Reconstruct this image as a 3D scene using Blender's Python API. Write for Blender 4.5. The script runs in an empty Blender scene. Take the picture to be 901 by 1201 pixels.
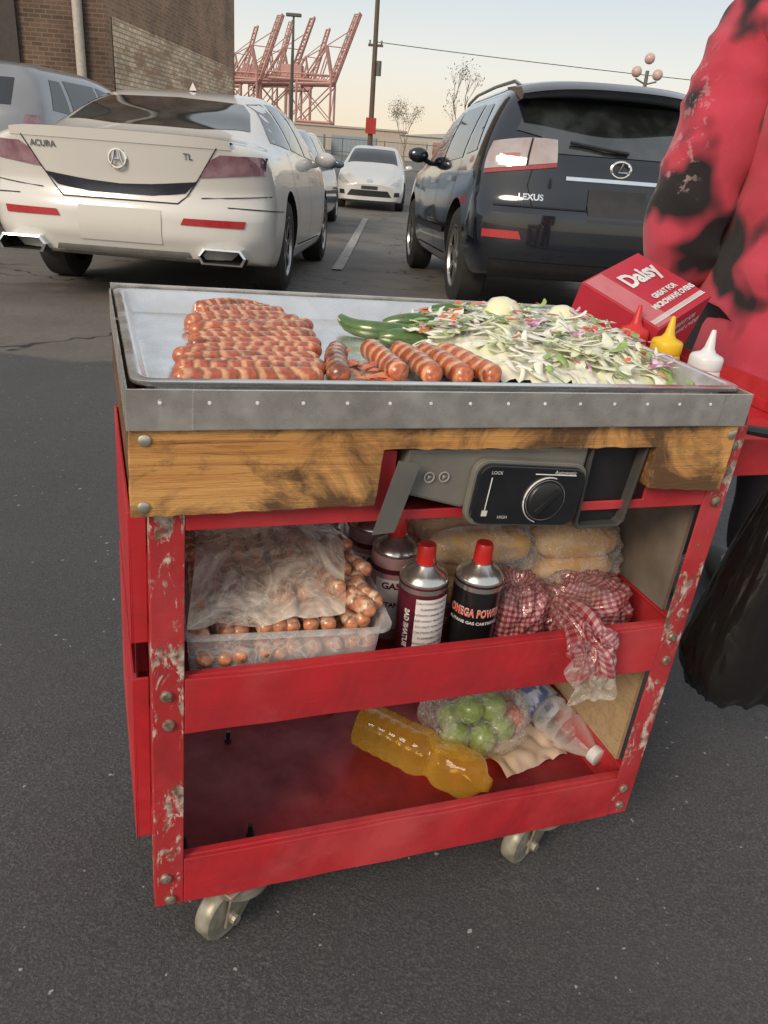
import bpy, bmesh, math, random
import numpy as np
from mathutils import Vector, Matrix, noise, Quaternion
from mathutils.bvhtree import BVHTree
random.seed(7)
scene=bpy.context.scene
col=scene.collection
R=math.radians
V=Vector
# ------------------------------------------------------------------ materials
def nt_new(name):
    m=bpy.data.materials.new(name);m.use_nodes=True;nt=m.node_tree;b=nt.nodes['Principled BSDF'];return m,nt,b
def N(nt,t,**k):
    n=nt.nodes.new(t)
    for a,v in k.items():
        setattr(n,a,v)
    return n
def ramp(nt,fac,stops,interp='LINEAR'):
    r=nt.nodes.new('ShaderNodeValToRGB');r.color_ramp.interpolation=interp
    e=r.color_ramp.elements
    while len(e)<len(stops): e.new(.5)
    for el,(p,c) in zip(e,stops):
        el.position=p;el.color=(c[0],c[1],c[2],1) if not isinstance(c,(int,float)) else (c,c,c,1)
    nt.links.new(fac,r.inputs[0]);return r.outputs[0]
def noi(nt,scale,detail=4,rough=.55,vec=None,coord='Object',dist=0):
    n=nt.nodes.new('ShaderNodeTexNoise');n.inputs['Scale'].default_value=scale;n.inputs['Detail'].default_value=detail;n.inputs['Roughness'].default_value=rough;n.inputs['Distortion'].default_value=dist
    if vec is None:
        t=nt.nodes.new('ShaderNodeTexCoord');vec=t.outputs[coord]
    nt.links.new(vec,n.inputs['Vector']);return n.outputs['Fac']
def mapping(nt,scale=(1,1,1),coord='Object',rot=(0,0,0)):
    t=nt.nodes.new('ShaderNodeTexCoord');m=nt.nodes.new('ShaderNodeMapping');m.inputs['Scale'].default_value=scale;m.inputs['Rotation'].default_value=rot
    nt.links.new(t.outputs[coord],m.inputs['Vector']);return m.outputs[0]
def mix(nt,f,a,b,blend='MIX'):
    m=nt.nodes.new('ShaderNodeMix');m.data_type='RGBA';m.blend_type=blend
    for s,v in ((0,f),(6,a),(7,b)):
        if isinstance(v,(int,float)): m.inputs[s].default_value=v
        elif isinstance(v,tuple): m.inputs[s].default_value=(*v[:3],1)
        else: nt.links.new(v,m.inputs[s])
    return m.outputs[2]
def math2(nt,op,a,b,clamp=False):
    n=N(nt,'ShaderNodeMath',operation=op);n.use_clamp=clamp
    for i,v in enumerate((a,b)):
        if isinstance(v,(int,float)): n.inputs[i].default_value=v
        else: nt.links.new(v,n.inputs[i])
    return n.outputs[0]
def maprange(nt,src,a,b_):
    n=N(nt,'ShaderNodeMapRange');n.inputs[1].default_value=a;n.inputs[2].default_value=b_;nt.links.new(src,n.inputs[0]);return n.outputs[0]
def bumpit(nt,b,h,strength=.3,dist=.002):
    n=nt.nodes.new('ShaderNodeBump');n.inputs['Strength'].default_value=strength;n.inputs['Distance'].default_value=dist
    nt.links.new(h,n.inputs['Height']);nt.links.new(n.outputs[0],b.inputs['Normal'])
def mat(name,c,rough=.5,metal=0,c2=None,scale=15,bump=0,bscale=None,bdist=.002,alpha=1,trans=0,coat=0,rvar=0,lo=.35,hi=.65,spec=.5):
    m,nt,b=nt_new(name)
    b.inputs['Roughness'].default_value=rough;b.inputs['Metallic'].default_value=metal;b.inputs['Alpha'].default_value=alpha
    b.inputs['Transmission Weight'].default_value=trans;b.inputs['Coat Weight'].default_value=coat;b.inputs['Specular IOR Level'].default_value=spec
    b.inputs['Coat Roughness'].default_value=.04
    b.inputs['Base Color'].default_value=(*c,1)
    if c2 is None: c2=tuple(x*.8 for x in c)
    f=noi(nt,scale)
    nt.links.new(ramp(nt,f,[(lo,c),(hi,c2)]),b.inputs['Base Color'])
    if rvar:
        f2=noi(nt,scale*1.7)
        nt.links.new(ramp(nt,f2,[(.3,max(0,rough-rvar)),(.7,min(1,rough+rvar))]),b.inputs['Roughness'])
    if bump: bumpit(nt,b,noi(nt,bscale or scale*3),bump,bdist)
    return m
def paint_chip(name,base,dark,chipcol,t,scale=45,rough=.38,stretch=(1,1,.4)):
    m,nt,b=nt_new(name)
    v=mapping(nt,stretch)
    g=noi(nt,9,6,.65)
    c=ramp(nt,g,[(.38,base),(.75,dark)])
    faded=(min(1,base[0]*1.05+.04),base[1]+.05,base[2]+.05)
    c=mix(nt,ramp(nt,noi(nt,5,5,.6),[(.48,0.),(.68,.7)]),c,faded)
    c=mix(nt,ramp(nt,noi(nt,3,6,.7,dist=1),[(.52,0.),(.75,.5)]),c,tuple(x*.45 for x in dark))
    sc=noi(nt,4,8,.8,vec=mapping(nt,(6,6,90)))
    c=mix(nt,ramp(nt,sc,[(.58,0.),(.70,.4)]),c,tuple(min(1,x*1.6+.06) for x in base))
    ch=noi(nt,scale,9,.75,vec=v,dist=.5)
    big=noi(nt,6,3,.5)
    s=math2(nt,'ADD',ch,math2(nt,'MULTIPLY',big,.8))
    mask=ramp(nt,s,[(t-.015,0.),(t+.015,1.)])
    rust=ramp(nt,noi(nt,60,5),[(.4,chipcol),(.62,(.14,.08,.055))])
    cc=mix(nt,mask,c,rust);nt.links.new(cc,b.inputs['Base Color'])
    nt.links.new(ramp(nt,g,[(.3,rough),(.7,min(1,rough+.3))]),b.inputs['Roughness'])
    bumpit(nt,b,mask,-.3,.0005)
    return m
RED=paint_chip('red_paint',(.50,.022,.030),(.30,.016,.022),(.52,.34,.30),1.035,40)
REDW=paint_chip('worn_red_paint',(.46,.028,.034),(.27,.018,.021),(.62,.50,.43),.94,40,stretch=(1,1,.35))
REDM=paint_chip('scuffed_red_paint',(.46,.026,.034),(.27,.018,.021),(.60,.48,.42),.985,42,stretch=(1,1,.5))
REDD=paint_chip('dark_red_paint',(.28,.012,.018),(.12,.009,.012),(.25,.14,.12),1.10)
def wood(name,c1,c2,c3,ax=(1.2,14,30),sc=.6,char=False):
    m,nt,b=nt_new(name)
    v=mapping(nt,ax)
    n1=noi(nt,2.2,9,.70,vec=v,dist=.9)
    c=ramp(nt,n1,[(.26,c3),(.38,c2),(.58,c1)])
    st=noi(nt,9,8,.7,dist=.8)
    if char:
        tc=nt.nodes.new('ShaderNodeTexCoord');sp=N(nt,'ShaderNodeSeparateXYZ');nt.links.new(tc.outputs['Object'],sp.inputs[0])
        a=maprange(nt,sp.outputs[0],.10,.30);a=math2(nt,'MULTIPLY',a,.07)
        e1=math2(nt,'MULTIPLY',maprange(nt,sp.outputs[2],.606,.580),.14)
        e2=math2(nt,'MULTIPLY',maprange(nt,sp.outputs[2],.660,.675),.09)
        st=math2(nt,'ADD',math2(nt,'ADD',st,a),math2(nt,'ADD',e1,e2))
    c=mix(nt,ramp(nt,st,[(.52,0.),(.68,sc)]),c,(.07,.035,.018))
    fine=noi(nt,3,8,.8,vec=mapping(nt,(4,40,160)))
    c=mix(nt,ramp(nt,fine,[(.54,0.),(.64,.8)]),c,tuple(x*.35 for x in c2))
    nt.links.new(c,b.inputs['Base Color']);b.inputs['Roughness'].default_value=.6
    bumpit(nt,b,math2(nt,'ADD',n1,fine),.8,.002);return m
WOOD=wood('scorched_wood',(.74,.39,.13),(.58,.26,.07),(.14,.055,.02),sc=.9,char=True)
WOODD=wood('charred_wood',(.22,.11,.05),(.12,.06,.03),(.03,.02,.015))
PLY=wood('pale_plywood',(.50,.35,.20),(.42,.29,.16),(.30,.19,.11),sc=.3)
GALV=mat('galvanised_steel',(.84,.81,.76),.30,.8,(.62,.59,.55),22,.25,70,.0008,rvar=.12)
PAN=mat('aluminium_pan',(.88,.88,.88),.26,.85,(.74,.73,.71),14,.15,30,.001,rvar=.14)
STEEL=mat('zinc_steel',(.66,.62,.52),.35,.75,(.40,.34,.27),40,.2)
RUST=mat('rusty_bolt',(.42,.38,.31),.45,.6,(.20,.11,.06),150,.2)
CHROME=mat('chrome',(.85,.85,.85),.08,1,(.8,.8,.8))
BLACK=mat('black_plastic',(.014,.014,.016),.35,0,(.02,.02,.022),30)
RUBBER=mat('tyre_rubber',(.018,.018,.018),.8,0,(.03,.029,.027),8)
WHEELR=mat('caster_tyre',(.42,.40,.33),.4,.3,(.2,.18,.14),30)
GREYP=mat('grey_plastic',(.15,.145,.13),.45,0,(.11,.105,.1),12)
WHITE=mat('white_print',(.78,.78,.76),.5)
HOLE=mat('bright_hole',(.9,.89,.85),.5)  # white discs stand in for light showing through the rim holes
GLASSD=mat('tinted_glass',(.016,.02,.022),.03,0,(.02,.025,.028),2,spec=.9)
GLASSR=mat('tinted_rear_glass',(.035,.042,.042),.05,0,(.012,.014,.014),3.5,spec=1.0,coat=1,lo=.42,hi=.58)  # lighter blotches in the base colour stand in for reflections
DARKV=mat('dark_void',(.006,.006,.006),.9)
PEARL=mat('pearl_white_paint',(.64,.62,.59),.3,0,(.62,.60,.57),3,coat=1)
NAVY=mat('black_blue_paint',(.007,.009,.015),.15,.1,(.010,.013,.021),3,coat=1)
SILV=mat('silver_paint',(.62,.63,.62),.3,.2,(.58,.59,.58),3,coat=1)
GREY=mat('grey_paint',(.26,.26,.28),.3,.3,(.22,.23,.24),3,coat=1)
BLUE=mat('slate_blue_paint',(.10,.16,.22),.3,.3,(.09,.14,.2),3,coat=1)
ALLOY=mat('alloy_wheel',(.5,.5,.5),.28,.85,(.35,.34,.33),20)
TAIL=mat('tail_lamp_lens',(.19,.075,.10),.08,0,(.32,.20,.23),9,coat=1)
TAILC=mat('clear_tail_lens',(.46,.41,.40),.12,.2,(.36,.28,.27),5,coat=1)
TAILR=mat('red_tail_lens',(.36,.03,.03),.1,0,(.28,.02,.02),60,coat=1)
REFL=mat('red_reflector',(.45,.025,.03),.2,0,(.34,.018,.024),90,coat=1)
LENS=mat('headlamp_lens',(.7,.72,.74),.08,.4,(.35,.37,.4),40,coat=1)
SEAM=mat('panel_gap',(.01,.01,.01),.8)
PLATE=mat('blank_plate',(.60,.575,.535),.4,0,(.585,.56,.52),5,coat=.3)
PLATED=mat('blank_dark_plate',(.035,.034,.036),.5)
# ------------------------------------------------------------------ builder
class B:
    def __init__(s): s.v=[];s.f=[];s.mi=[];s.m=0
    def add(s,v,f,M=None,mi=None):
        o=len(s.v)
        s.v+= [tuple(M@V(p)) for p in v] if M is not None else [tuple(p) for p in v]
        s.f+=[tuple(i+o for i in q) for q in f];s.mi+=[s.m if mi is None else mi]*len(f);return s
    def box(s,a,b,M=None,mi=None):
        x0,y0,z0=a;x1,y1,z1=b
        v=[(x0,y0,z0),(x1,y0,z0),(x1,y1,z0),(x0,y1,z0),(x0,y0,z1),(x1,y0,z1),(x1,y1,z1),(x0,y1,z1)]
        f=[(0,3,2,1),(4,5,6,7),(0,1,5,4),(1,2,6,5),(2,3,7,6),(3,0,4,7)]
        return s.add(v,f,M,mi)
    def cyl(s,p,q,r,n=20,r2=None,mi=None,cap=True):
        p=V(p);q=V(q);d=(q-p);L=d.length;rt=d.to_track_quat('Z','Y').to_matrix().to_4x4();M=Matrix.Translation(p)@rt
        return s.lathe([(r,0),(r if r2 is None else r2,L)],n,M,mi,cap)
    def lathe(s,prof,n=24,M=None,mi=None,cap=True):
        v=[];f=[]
        for r,z in prof:
            for i in range(n):
                a=2*math.pi*i/n;v.append((r*math.cos(a),r*math.sin(a),z))
        for k in range(len(prof)-1):
            for i in range(n):
                j=(i+1)%n;f.append((k*n+i,k*n+j,(k+1)*n+j,(k+1)*n+i))
        if cap:
            f.append(tuple(range(n))[::-1]);f.append(tuple((len(prof)-1)*n+i for i in range(n)))
        return s.add(v,f,M,mi)
    def tube(s,pts,rad,n=10,mi=None,flat=1):
        pts=[V(p) for p in pts];K=len(pts)
        if isinstance(rad,(int,float)): rad=[rad]*K
        v=[];f=[];up=V((0,0,1))
        for k in range(K):
            t=(pts[min(k+1,K-1)]-pts[max(k-1,0)]).normalized()
            a=t.cross(up)
            if a.length<.05: a=t.cross(V((1,0,0)))
            a.normalize();b=a.cross(t).normalized()
            for i in range(n):
                g=2*math.pi*i/n;v.append(pts[k]+a*math.cos(g)*rad[k]+b*math.sin(g)*rad[k]*flat)
        for k in range(K-1):
            for i in range(n):
                j=(i+1)%n;f.append((k*n+i,k*n+j,(k+1)*n+j,(k+1)*n+i))
        f.append(tuple(range(n))[::-1]);f.append(tuple((K-1)*n+i for i in range(n)))
        return s.add(v,f,None,mi)
    def prism(s,poly,y0,y1,M=None,mi=None):
        n=len(poly);v=[(x,y0,z) for x,z in poly]+[(x,y1,z) for x,z in poly]
        f=[tuple(range(n)),tuple(range(n,2*n))[::-1]]+[(i+n,(i+1)%n+n,(i+1)%n,i) for i in range(n)]
        return s.add(v,f,M,mi)
    def ball(s,c,r,nu=18,nv=12,M=None,mi=None,fn=None):
        if isinstance(r,(int,float)): r=(r,r,r)
        v=[];f=[]
        for j in range(nv+1):
            ph=math.pi*j/nv
            for i in range(nu):
                th=2*math.pi*i/nu
                d=V((math.sin(ph)*math.cos(th),math.sin(ph)*math.sin(th),math.cos(ph)))
                k=fn(d) if fn else 1
                v.append((c[0]+d.x*r[0]*k,c[1]+d.y*r[1]*k,c[2]+d.z*r[2]*k))
        for j in range(nv):
            for i in range(nu):
                k=(i+1)%nu;f.append((j*nu+i,(j+1)*nu+i,(j+1)*nu+k,j*nu+k))
        return s.add(v,f,M,mi)
    def make(s,name,mats,parent=None,M=None,smooth=False,bevel=0,seg=2,merge=True,sub=0):
        me=bpy.data.meshes.new(name);me.from_pydata(s.v,[],s.f)
        if not isinstance(mats,(list,tuple)): mats=[mats]
        for m in mats: me.materials.append(m)
        for p,i in zip(me.polygons,s.mi): p.material_index=i
        bm=bmesh.new();bm.from_mesh(me)
        if merge: bmesh.ops.remove_doubles(bm,verts=bm.verts,dist=1e-5)
        bmesh.ops.recalc_face_normals(bm,faces=bm.faces)
        if smooth:
            for f in bm.faces: f.smooth=True
            for e in bm.edges:
                if len(e.link_faces)==2 and e.calc_face_angle(0)>R(42): e.smooth=False
        bm.to_mesh(me);bm.free()
        o=bpy.data.objects.new(name,me);col.objects.link(o)
        if parent: o.parent=parent
        if M is not None:
            if parent: o.matrix_local=M
            else: o.matrix_world=M
        if bevel:
            md=o.modifiers.new('bevel','BEVEL');md.width=bevel;md.segments=seg;md.limit_method='ANGLE';md.angle_limit=R(40)
        if sub:
            md=o.modifiers.new('sub','SUBSURF');md.levels=sub;md.render_levels=sub
        return o
def top(name,label,cat,M=None,group=None):
    e=bpy.data.objects.new(name,None);e.empty_display_size=.1;col.objects.link(e)
    if M is not None: e.matrix_world=M
    tag(e,label,cat,group);return e
def tag(o,label=None,cat=None,group=None,kind=None):
    if label:o['label']=label
    if cat:o['category']=cat
    if group:o['group']=group
    if kind:o['kind']=kind
    return o
def T(x,y,z): return Matrix.Translation((x,y,z))
def RZ(a): return Matrix.Rotation(R(a),4,'Z')
def RX(a): return Matrix.Rotation(R(a),4,'X')
def RY(a): return Matrix.Rotation(R(a),4,'Y')
def text_mesh(body,size,bold=0,shear=0,res=3,sp=1):
    cu=bpy.data.curves.new('t','FONT');cu.body=body;cu.size=size;cu.align_x='CENTER';cu.align_y='CENTER';cu.resolution_u=res;cu.offset=bold;cu.shear=shear;cu.space_character=sp
    o=bpy.data.objects.new('t',cu);col.objects.link(o);bpy.context.view_layer.update()
    me=bpy.data.meshes.new_from_object(o);bpy.data.objects.remove(o);return me
def text(name,body,size,mt,fn,parent=None,M=None,bold=0,shear=0,sp=1):
    me=text_mesh(body,size,bold,shear,3,sp)
    for v in me.vertices: v.co=fn(v.co.x,v.co.y)
    me.materials.clear();me.materials.append(mt)
    o=bpy.data.objects.new(name,me);col.objects.link(o)
    if parent:o.parent=parent
    if M is not None:
        if parent:o.matrix_local=M
        else:o.matrix_world=M
    return o
def sheet(name,nx,ny,fn,mt,parent=None,M=None,thick=0):
    v=[];f=[]
    for j in range(ny+1):
        for i in range(nx+1): v.append(tuple(fn(i/nx,j/ny)))
    for j in range(ny):
        for i in range(nx):
            a=j*(nx+1)+i;f.append((a,a+1,a+nx+2,a+nx+1))
    me=bpy.data.meshes.new(name);me.from_pydata(v,[],f);me.materials.append(mt)
    ul=me.uv_layers.new(name='UVMap')
    for p in me.polygons:
        p.use_smooth=True
        for li,vi in zip(p.loop_indices,p.vertices):
            ul.data[li].uv=((vi%(nx+1))/nx,(vi//(nx+1))/ny)
    o=bpy.data.objects.new(name,me);col.objects.link(o)
    if parent:o.parent=parent
    if M is not None:
        if parent:o.matrix_local=M
        else:o.matrix_world=M
    if thick:
        md=o.modifiers.new('s','SOLIDIFY');md.thickness=thick
    return o
# ------------------------------------------------------------------ camera
cam=bpy.data.objects.new('camera',bpy.data.cameras.new('camera'));col.objects.link(cam);scene.camera=cam
X=V((.99692,.03272,.07131));Z=V((0,0.90891,-.417)).normalized();Y=Z.cross(X).normalized();X=Y.cross(Z).normalized()
cam.matrix_world=Matrix(((X.x,-Y.x,-Z.x,0),(X.y,-Y.y,-Z.y,0),(X.z,-Y.z,-Z.z,1.06),(0,0,0,1)))
cam.data.sensor_fit='VERTICAL';cam.data.sensor_height=24;cam.data.lens=930/1201*24;cam.data.clip_end=6000;cam.data.clip_start=.02
# ------------------------------------------------------------------ world + sun
SAZ,SEL=-146,33
w=bpy.data.worlds.new("World");scene.world=w;w.use_nodes=True;nt=w.node_tree
sky=nt.nodes.new('ShaderNodeTexSky');sky.sky_type='NISHITA';sky.sun_disc=False;sky.sun_elevation=R(SEL);sky.sun_rotation=R(SAZ)
sky.air_density=1.0;sky.dust_density=4.0;sky.ozone_density=.6
# evening haze layer over the whole sky, thickest at the horizon
tcw=nt.nodes.new('ShaderNodeTexCoord');sp=nt.nodes.new('ShaderNodeSeparateXYZ');nt.links.new(tcw.outputs['Generated'],sp.inputs[0])
K=1/.15
hz=ramp(nt,sp.outputs[2],[(0,(1.05,.89,.64)),(.035,(1.03,.91,.72)),(.085,(.94,.92,.84)),(.16,(.72,.79,.83)),(.4,(.66,.70,.74)),(1,(.62,.66,.70))])
hs=N(nt,'ShaderNodeVectorMath',operation='SCALE');nt.links.new(hz,hs.inputs[0]);hs.inputs['Scale'].default_value=K
mxw=mix(nt,.88,sky.outputs[0],hs.outputs[0])
nt.links.new(mxw,nt.nodes['Background'].inputs[0]);nt.nodes['Background'].inputs[1].default_value=.15
sl=bpy.data.lights.new('sun','SUN');sl.energy=2.4;sl.angle=R(22);sl.color=(1,.84,.64)
so=bpy.data.objects.new('sun',sl);col.objects.link(so)
sd=V((math.sin(R(SAZ))*math.cos(R(SEL)),math.cos(R(SAZ))*math.cos(R(SEL)),math.sin(R(SEL))))
so.rotation_euler=(-sd).to_track_quat('-Z','Y').to_euler();so.location=sd*50
scene.view_settings.view_transform='Standard';scene.view_settings.look='None';scene.view_settings.exposure=0
# ------------------------------------------------------------------ ground
PY=[-3000,2,4,6.3,9.2,13,21,30,3000];PZ=[.0,.01,.02,-.02,-.13,-.22,-.40,-.45,-.45]
def sm(t): t=max(0,min(1,t));return t*t*(3-2*t)
CH=.110
def gh(x,y):
    zf=float(np.interp(y,PY,PZ))
    zn=.0157-.0389*(x+.264)+.0045*(y-.7234)+(.115-CH)
    d=math.hypot(x-.15,y-1.1);k=1-sm((d-1.0)/1.8)
    return zf*(1-k)+zn*k
def axis(lo,hi,step,far,grow=1.35):
    a=list(np.arange(lo,hi+step/2,step));s=step;x=a[-1]
    while x<far: s*=grow;x+=s;a.append(x)
    s=step;x=a[0];pre=[]
    while x>-far: s*=grow;x-=s;pre.append(x)
    return pre[::-1]+a
xs=axis(-4,4,.2,3000);ys=axis(-1,10,.2,3000,1.25)
b=B();vv=[(x,y,gh(x,y)) for y in ys for x in xs];nx=len(xs)
ff=[(j*nx+i,j*nx+i+1,(j+1)*nx+i+1,(j+1)*nx+i) for j in range(len(ys)-1) for i in range(nx-1)]
b.add(vv,ff)
m,nt,bs=nt_new('asphalt')
tc=nt.nodes.new('ShaderNodeTexCoord').outputs['Object']
sx=nt.nodes.new('ShaderNodeSeparateXYZ');nt.links.new(tc,sx.inputs[0])
fine=noi(nt,230,5,.7);mid=noi(nt,38,6,.65);big=noi(nt,1.6,6,.6)
dark=ramp(nt,fine,[(.30,(.033,.033,.036)),(.5,(.067,.066,.069)),(.70,(.170,.166,.164))])
dark=mix(nt,ramp(nt,big,[(.35,.0),(.7,.55)]),dark,(.052,.051,.055))
speck=ramp(nt,noi(nt,520,2,.5),[(.70,0.),(.74,1.)])
dark=mix(nt,speck,dark,(.30,.29,.28))
fl=ramp(nt,noi(nt,60,2,.5),[(.735,0.),(.745,1.)])
dark=mix(nt,fl,dark,(.40,.38,.35))
trk=noi(nt,1.0,4,.55,vec=mapping(nt,(.5,2.2,1),rot=(0,0,R(12))))
dark=mix(nt,ramp(nt,trk,[(.50,0.),(.66,.45)]),dark,(.090,.087,.086))
lite=ramp(nt,mid,[(.3,(.11,.098,.086)),(.7,(.19,.17,.15))])
lite=mix(nt,ramp(nt,big,[(.4,0.),(.65,.6)]),lite,(.095,.086,.078))
edm=math2(nt,'ADD',math2(nt,'MULTIPLY',noi(nt,5,5,.6),.22),sx.outputs[1])
mask=maprange(nt,edm,3.83,3.9)
cc=mix(nt,mask,dark,lite)
vc=N(nt,'ShaderNodeTexVoronoi',feature='DISTANCE_TO_EDGE');vc.inputs['Scale'].default_value=.55
dn=N(nt,'ShaderNodeVectorMath',operation='ADD');nz=nt.nodes.new('ShaderNodeTexNoise');nz.inputs['Scale'].default_value=2.5;nt.links.new(tc,nz.inputs['Vector']);nt.links.new(tc,dn.inputs[0]);nt.links.new(nz.outputs['Color'],dn.inputs[1]);nt.links.new(dn.outputs[0],vc.inputs['Vector'])
ck=ramp(nt,vc.outputs[0],[(.004,1.),(.012,0.)])
cc=mix(nt,math2(nt,'MULTIPLY',ck,mask),cc,(.02,.02,.02))
cc=mix(nt,math2(nt,'MULTIPLY',ramp(nt,noi(nt,1.1,5,.6,dist=.5),[(.55,0.),(.68,.65)]),mask),cc,(.055,.05,.046))
nt.links.new(cc,bs.inputs['Base Color'])
nt.links.new(ramp(nt,mid,[(.3,.6),(.7,.85)]),bs.inputs['Roughness'])
bumpit(nt,bs,math2(nt,'ADD',fine,mid),.8,.004)
g=b.make('ground',m,smooth=True);tag(g,kind='structure')
PAINT=mat('road_paint',(.42,.40,.36),.7,0,(.17,.155,.14),30,lo=.42,hi=.62)
def strip(name,x0,y0,x1,y1,wd):
    n=30;v=[]
    d=V((x1-x0,y1-y0));d.normalize();px,py=-d.y*wd/2,d.x*wd/2
    for i in range(n+1):
        t=i/n;x=x0+(x1-x0)*t;y=y0+(y1-y0)*t
        for s in (1,-1):
            xx,yy=x+px*s,y+py*s;v.append((xx,yy,gh(xx,yy)+.012))
    f=[(2*i,2*i+1,2*i+3,2*i+2) for i in range(n)]
    o=B().add(v,f).make(name,PAINT);tag(o,kind='structure')
strip('parking_line',-.66,8.2,-.86,17.5,.11)
strip('parking_line',3.2,6,3.4,15,.1)
# ------------------------------------------------------------------ cars
def hermite(xs,ys,x):
    xs=np.array(xs,float);ys=np.array(ys,float);h=np.diff(xs);d=np.diff(ys)/h;m=np.zeros(len(xs));m[0]=d[0];m[-1]=d[-1]
    for i in range(1,len(xs)-1):
        if d[i-1]*d[i]<=0: m[i]=0
        else:
            w1=2*h[i]+h[i-1];w2=h[i]+2*h[i-1];m[i]=(w1+w2)/(w1/d[i-1]+w2/d[i])
    x=np.clip(x,xs[0],xs[-1]);k=np.clip(np.searchsorted(xs,x)-1,0,len(xs)-2);t=(x-xs[k])/h[k]
    return (2*t**3-3*t**2+1)*ys[k]+(t**3-2*t**2+t)*h[k]*m[k]+(-2*t**3+3*t**2)*ys[k+1]+(t**3-t**2)*h[k]*m[k+1]
def car_mesh(st,rear,front,L):
    st=np.array(st,float);ysx=st[:,0]
    yy=np.unique(np.concatenate([[0,.02,.05,.1],np.arange(.15,L-.1,.07),[L-.1,L-.05,L-.02,L]]))
    zb,wl,wm,zbelt,wb,wr,ze,zt=[hermite(ysx,st[:,i],yy) for i in range(1,9)]
    rings=[]
    ts=np.concatenate([[0,.5],np.linspace(1,7,40)])
    for i,y in enumerate(yy):
        zm=zb[i]+.45*(zbelt[i]-zb[i])
        kx=[0,wl[i]*.94,wl[i],wm[i],wb[i],wr[i],wr[i]*.78,0]
        kz=[zb[i],zb[i],zb[i]+.08,zm,zbelt[i],ze[i],zt[i]-.25*(zt[i]-ze[i]),zt[i]]
        sx=1
        for e,q in ((0,.955),(.02,.985),(.05,.995)):
            if abs(y-e)<1e-6 or abs(y-(L-e))<1e-6: sx=q
        hx=hermite(range(8),kx,ts);hz=hermite(range(8),kz,ts)
        rings.append([(a*sx,y,c) for a,c in zip(hx,hz)])
    H=len(ts);v=[];f=[]
    wmax=float(wm.max())
    for rg in rings:
        for a,y,c in rg: v.append([a,y,c])
        for a,y,c in rg[1:-1]: v.append([-a,y,c])
    P=2*H-2
    def idx(r,k,s):
        if s==1 or k==0 or k==H-1: return r*P+k
        return r*P+H+(k-1)
    for r in range(len(rings)-1):
        for k in range(H-1):
            f.append((idx(r,k,1),idx(r,k+1,1),idx(r+1,k+1,1),idx(r+1,k,1)))
            f.append((idx(r,k,-1),idx(r+1,k,-1),idx(r+1,k+1,-1),idx(r,k+1,-1)))
    for r in (0,len(rings)-1):
        NX=16;prev=None
        for k in range(2,H-1):
            a,y,c=rings[r][k];row=[]
            for j in range(NX+1):
                if j==0: row.append(idx(r,k,-1))
                elif j==NX: row.append(idx(r,k,1))
                else: v.append([-a+2*a*j/NX,y,c]);row.append(len(v)-1)
            if prev is None:
                f.append(tuple([idx(r,0,1),idx(r,1,1)]+row[::-1]+[idx(r,1,-1)]))
            else:
                for j in range(NX): f.append((prev[j],prev[j+1],row[j+1],row[j]))
            prev=row
        f.append(tuple([idx(r,H-1,1)]+prev[::-1]))
    for p in v:
        xn=min(1,abs(p[0])/wmax)
        fr=max(0,1-p[1]/1.3);ff2=max(0,1-(L-p[1])/1.3)
        y0=p[1];p[1]+=rear(xn,p[2])*fr*fr*(1 if y0<1.3 else 0)-front(xn,p[2])*ff2*ff2
    return v,f
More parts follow.
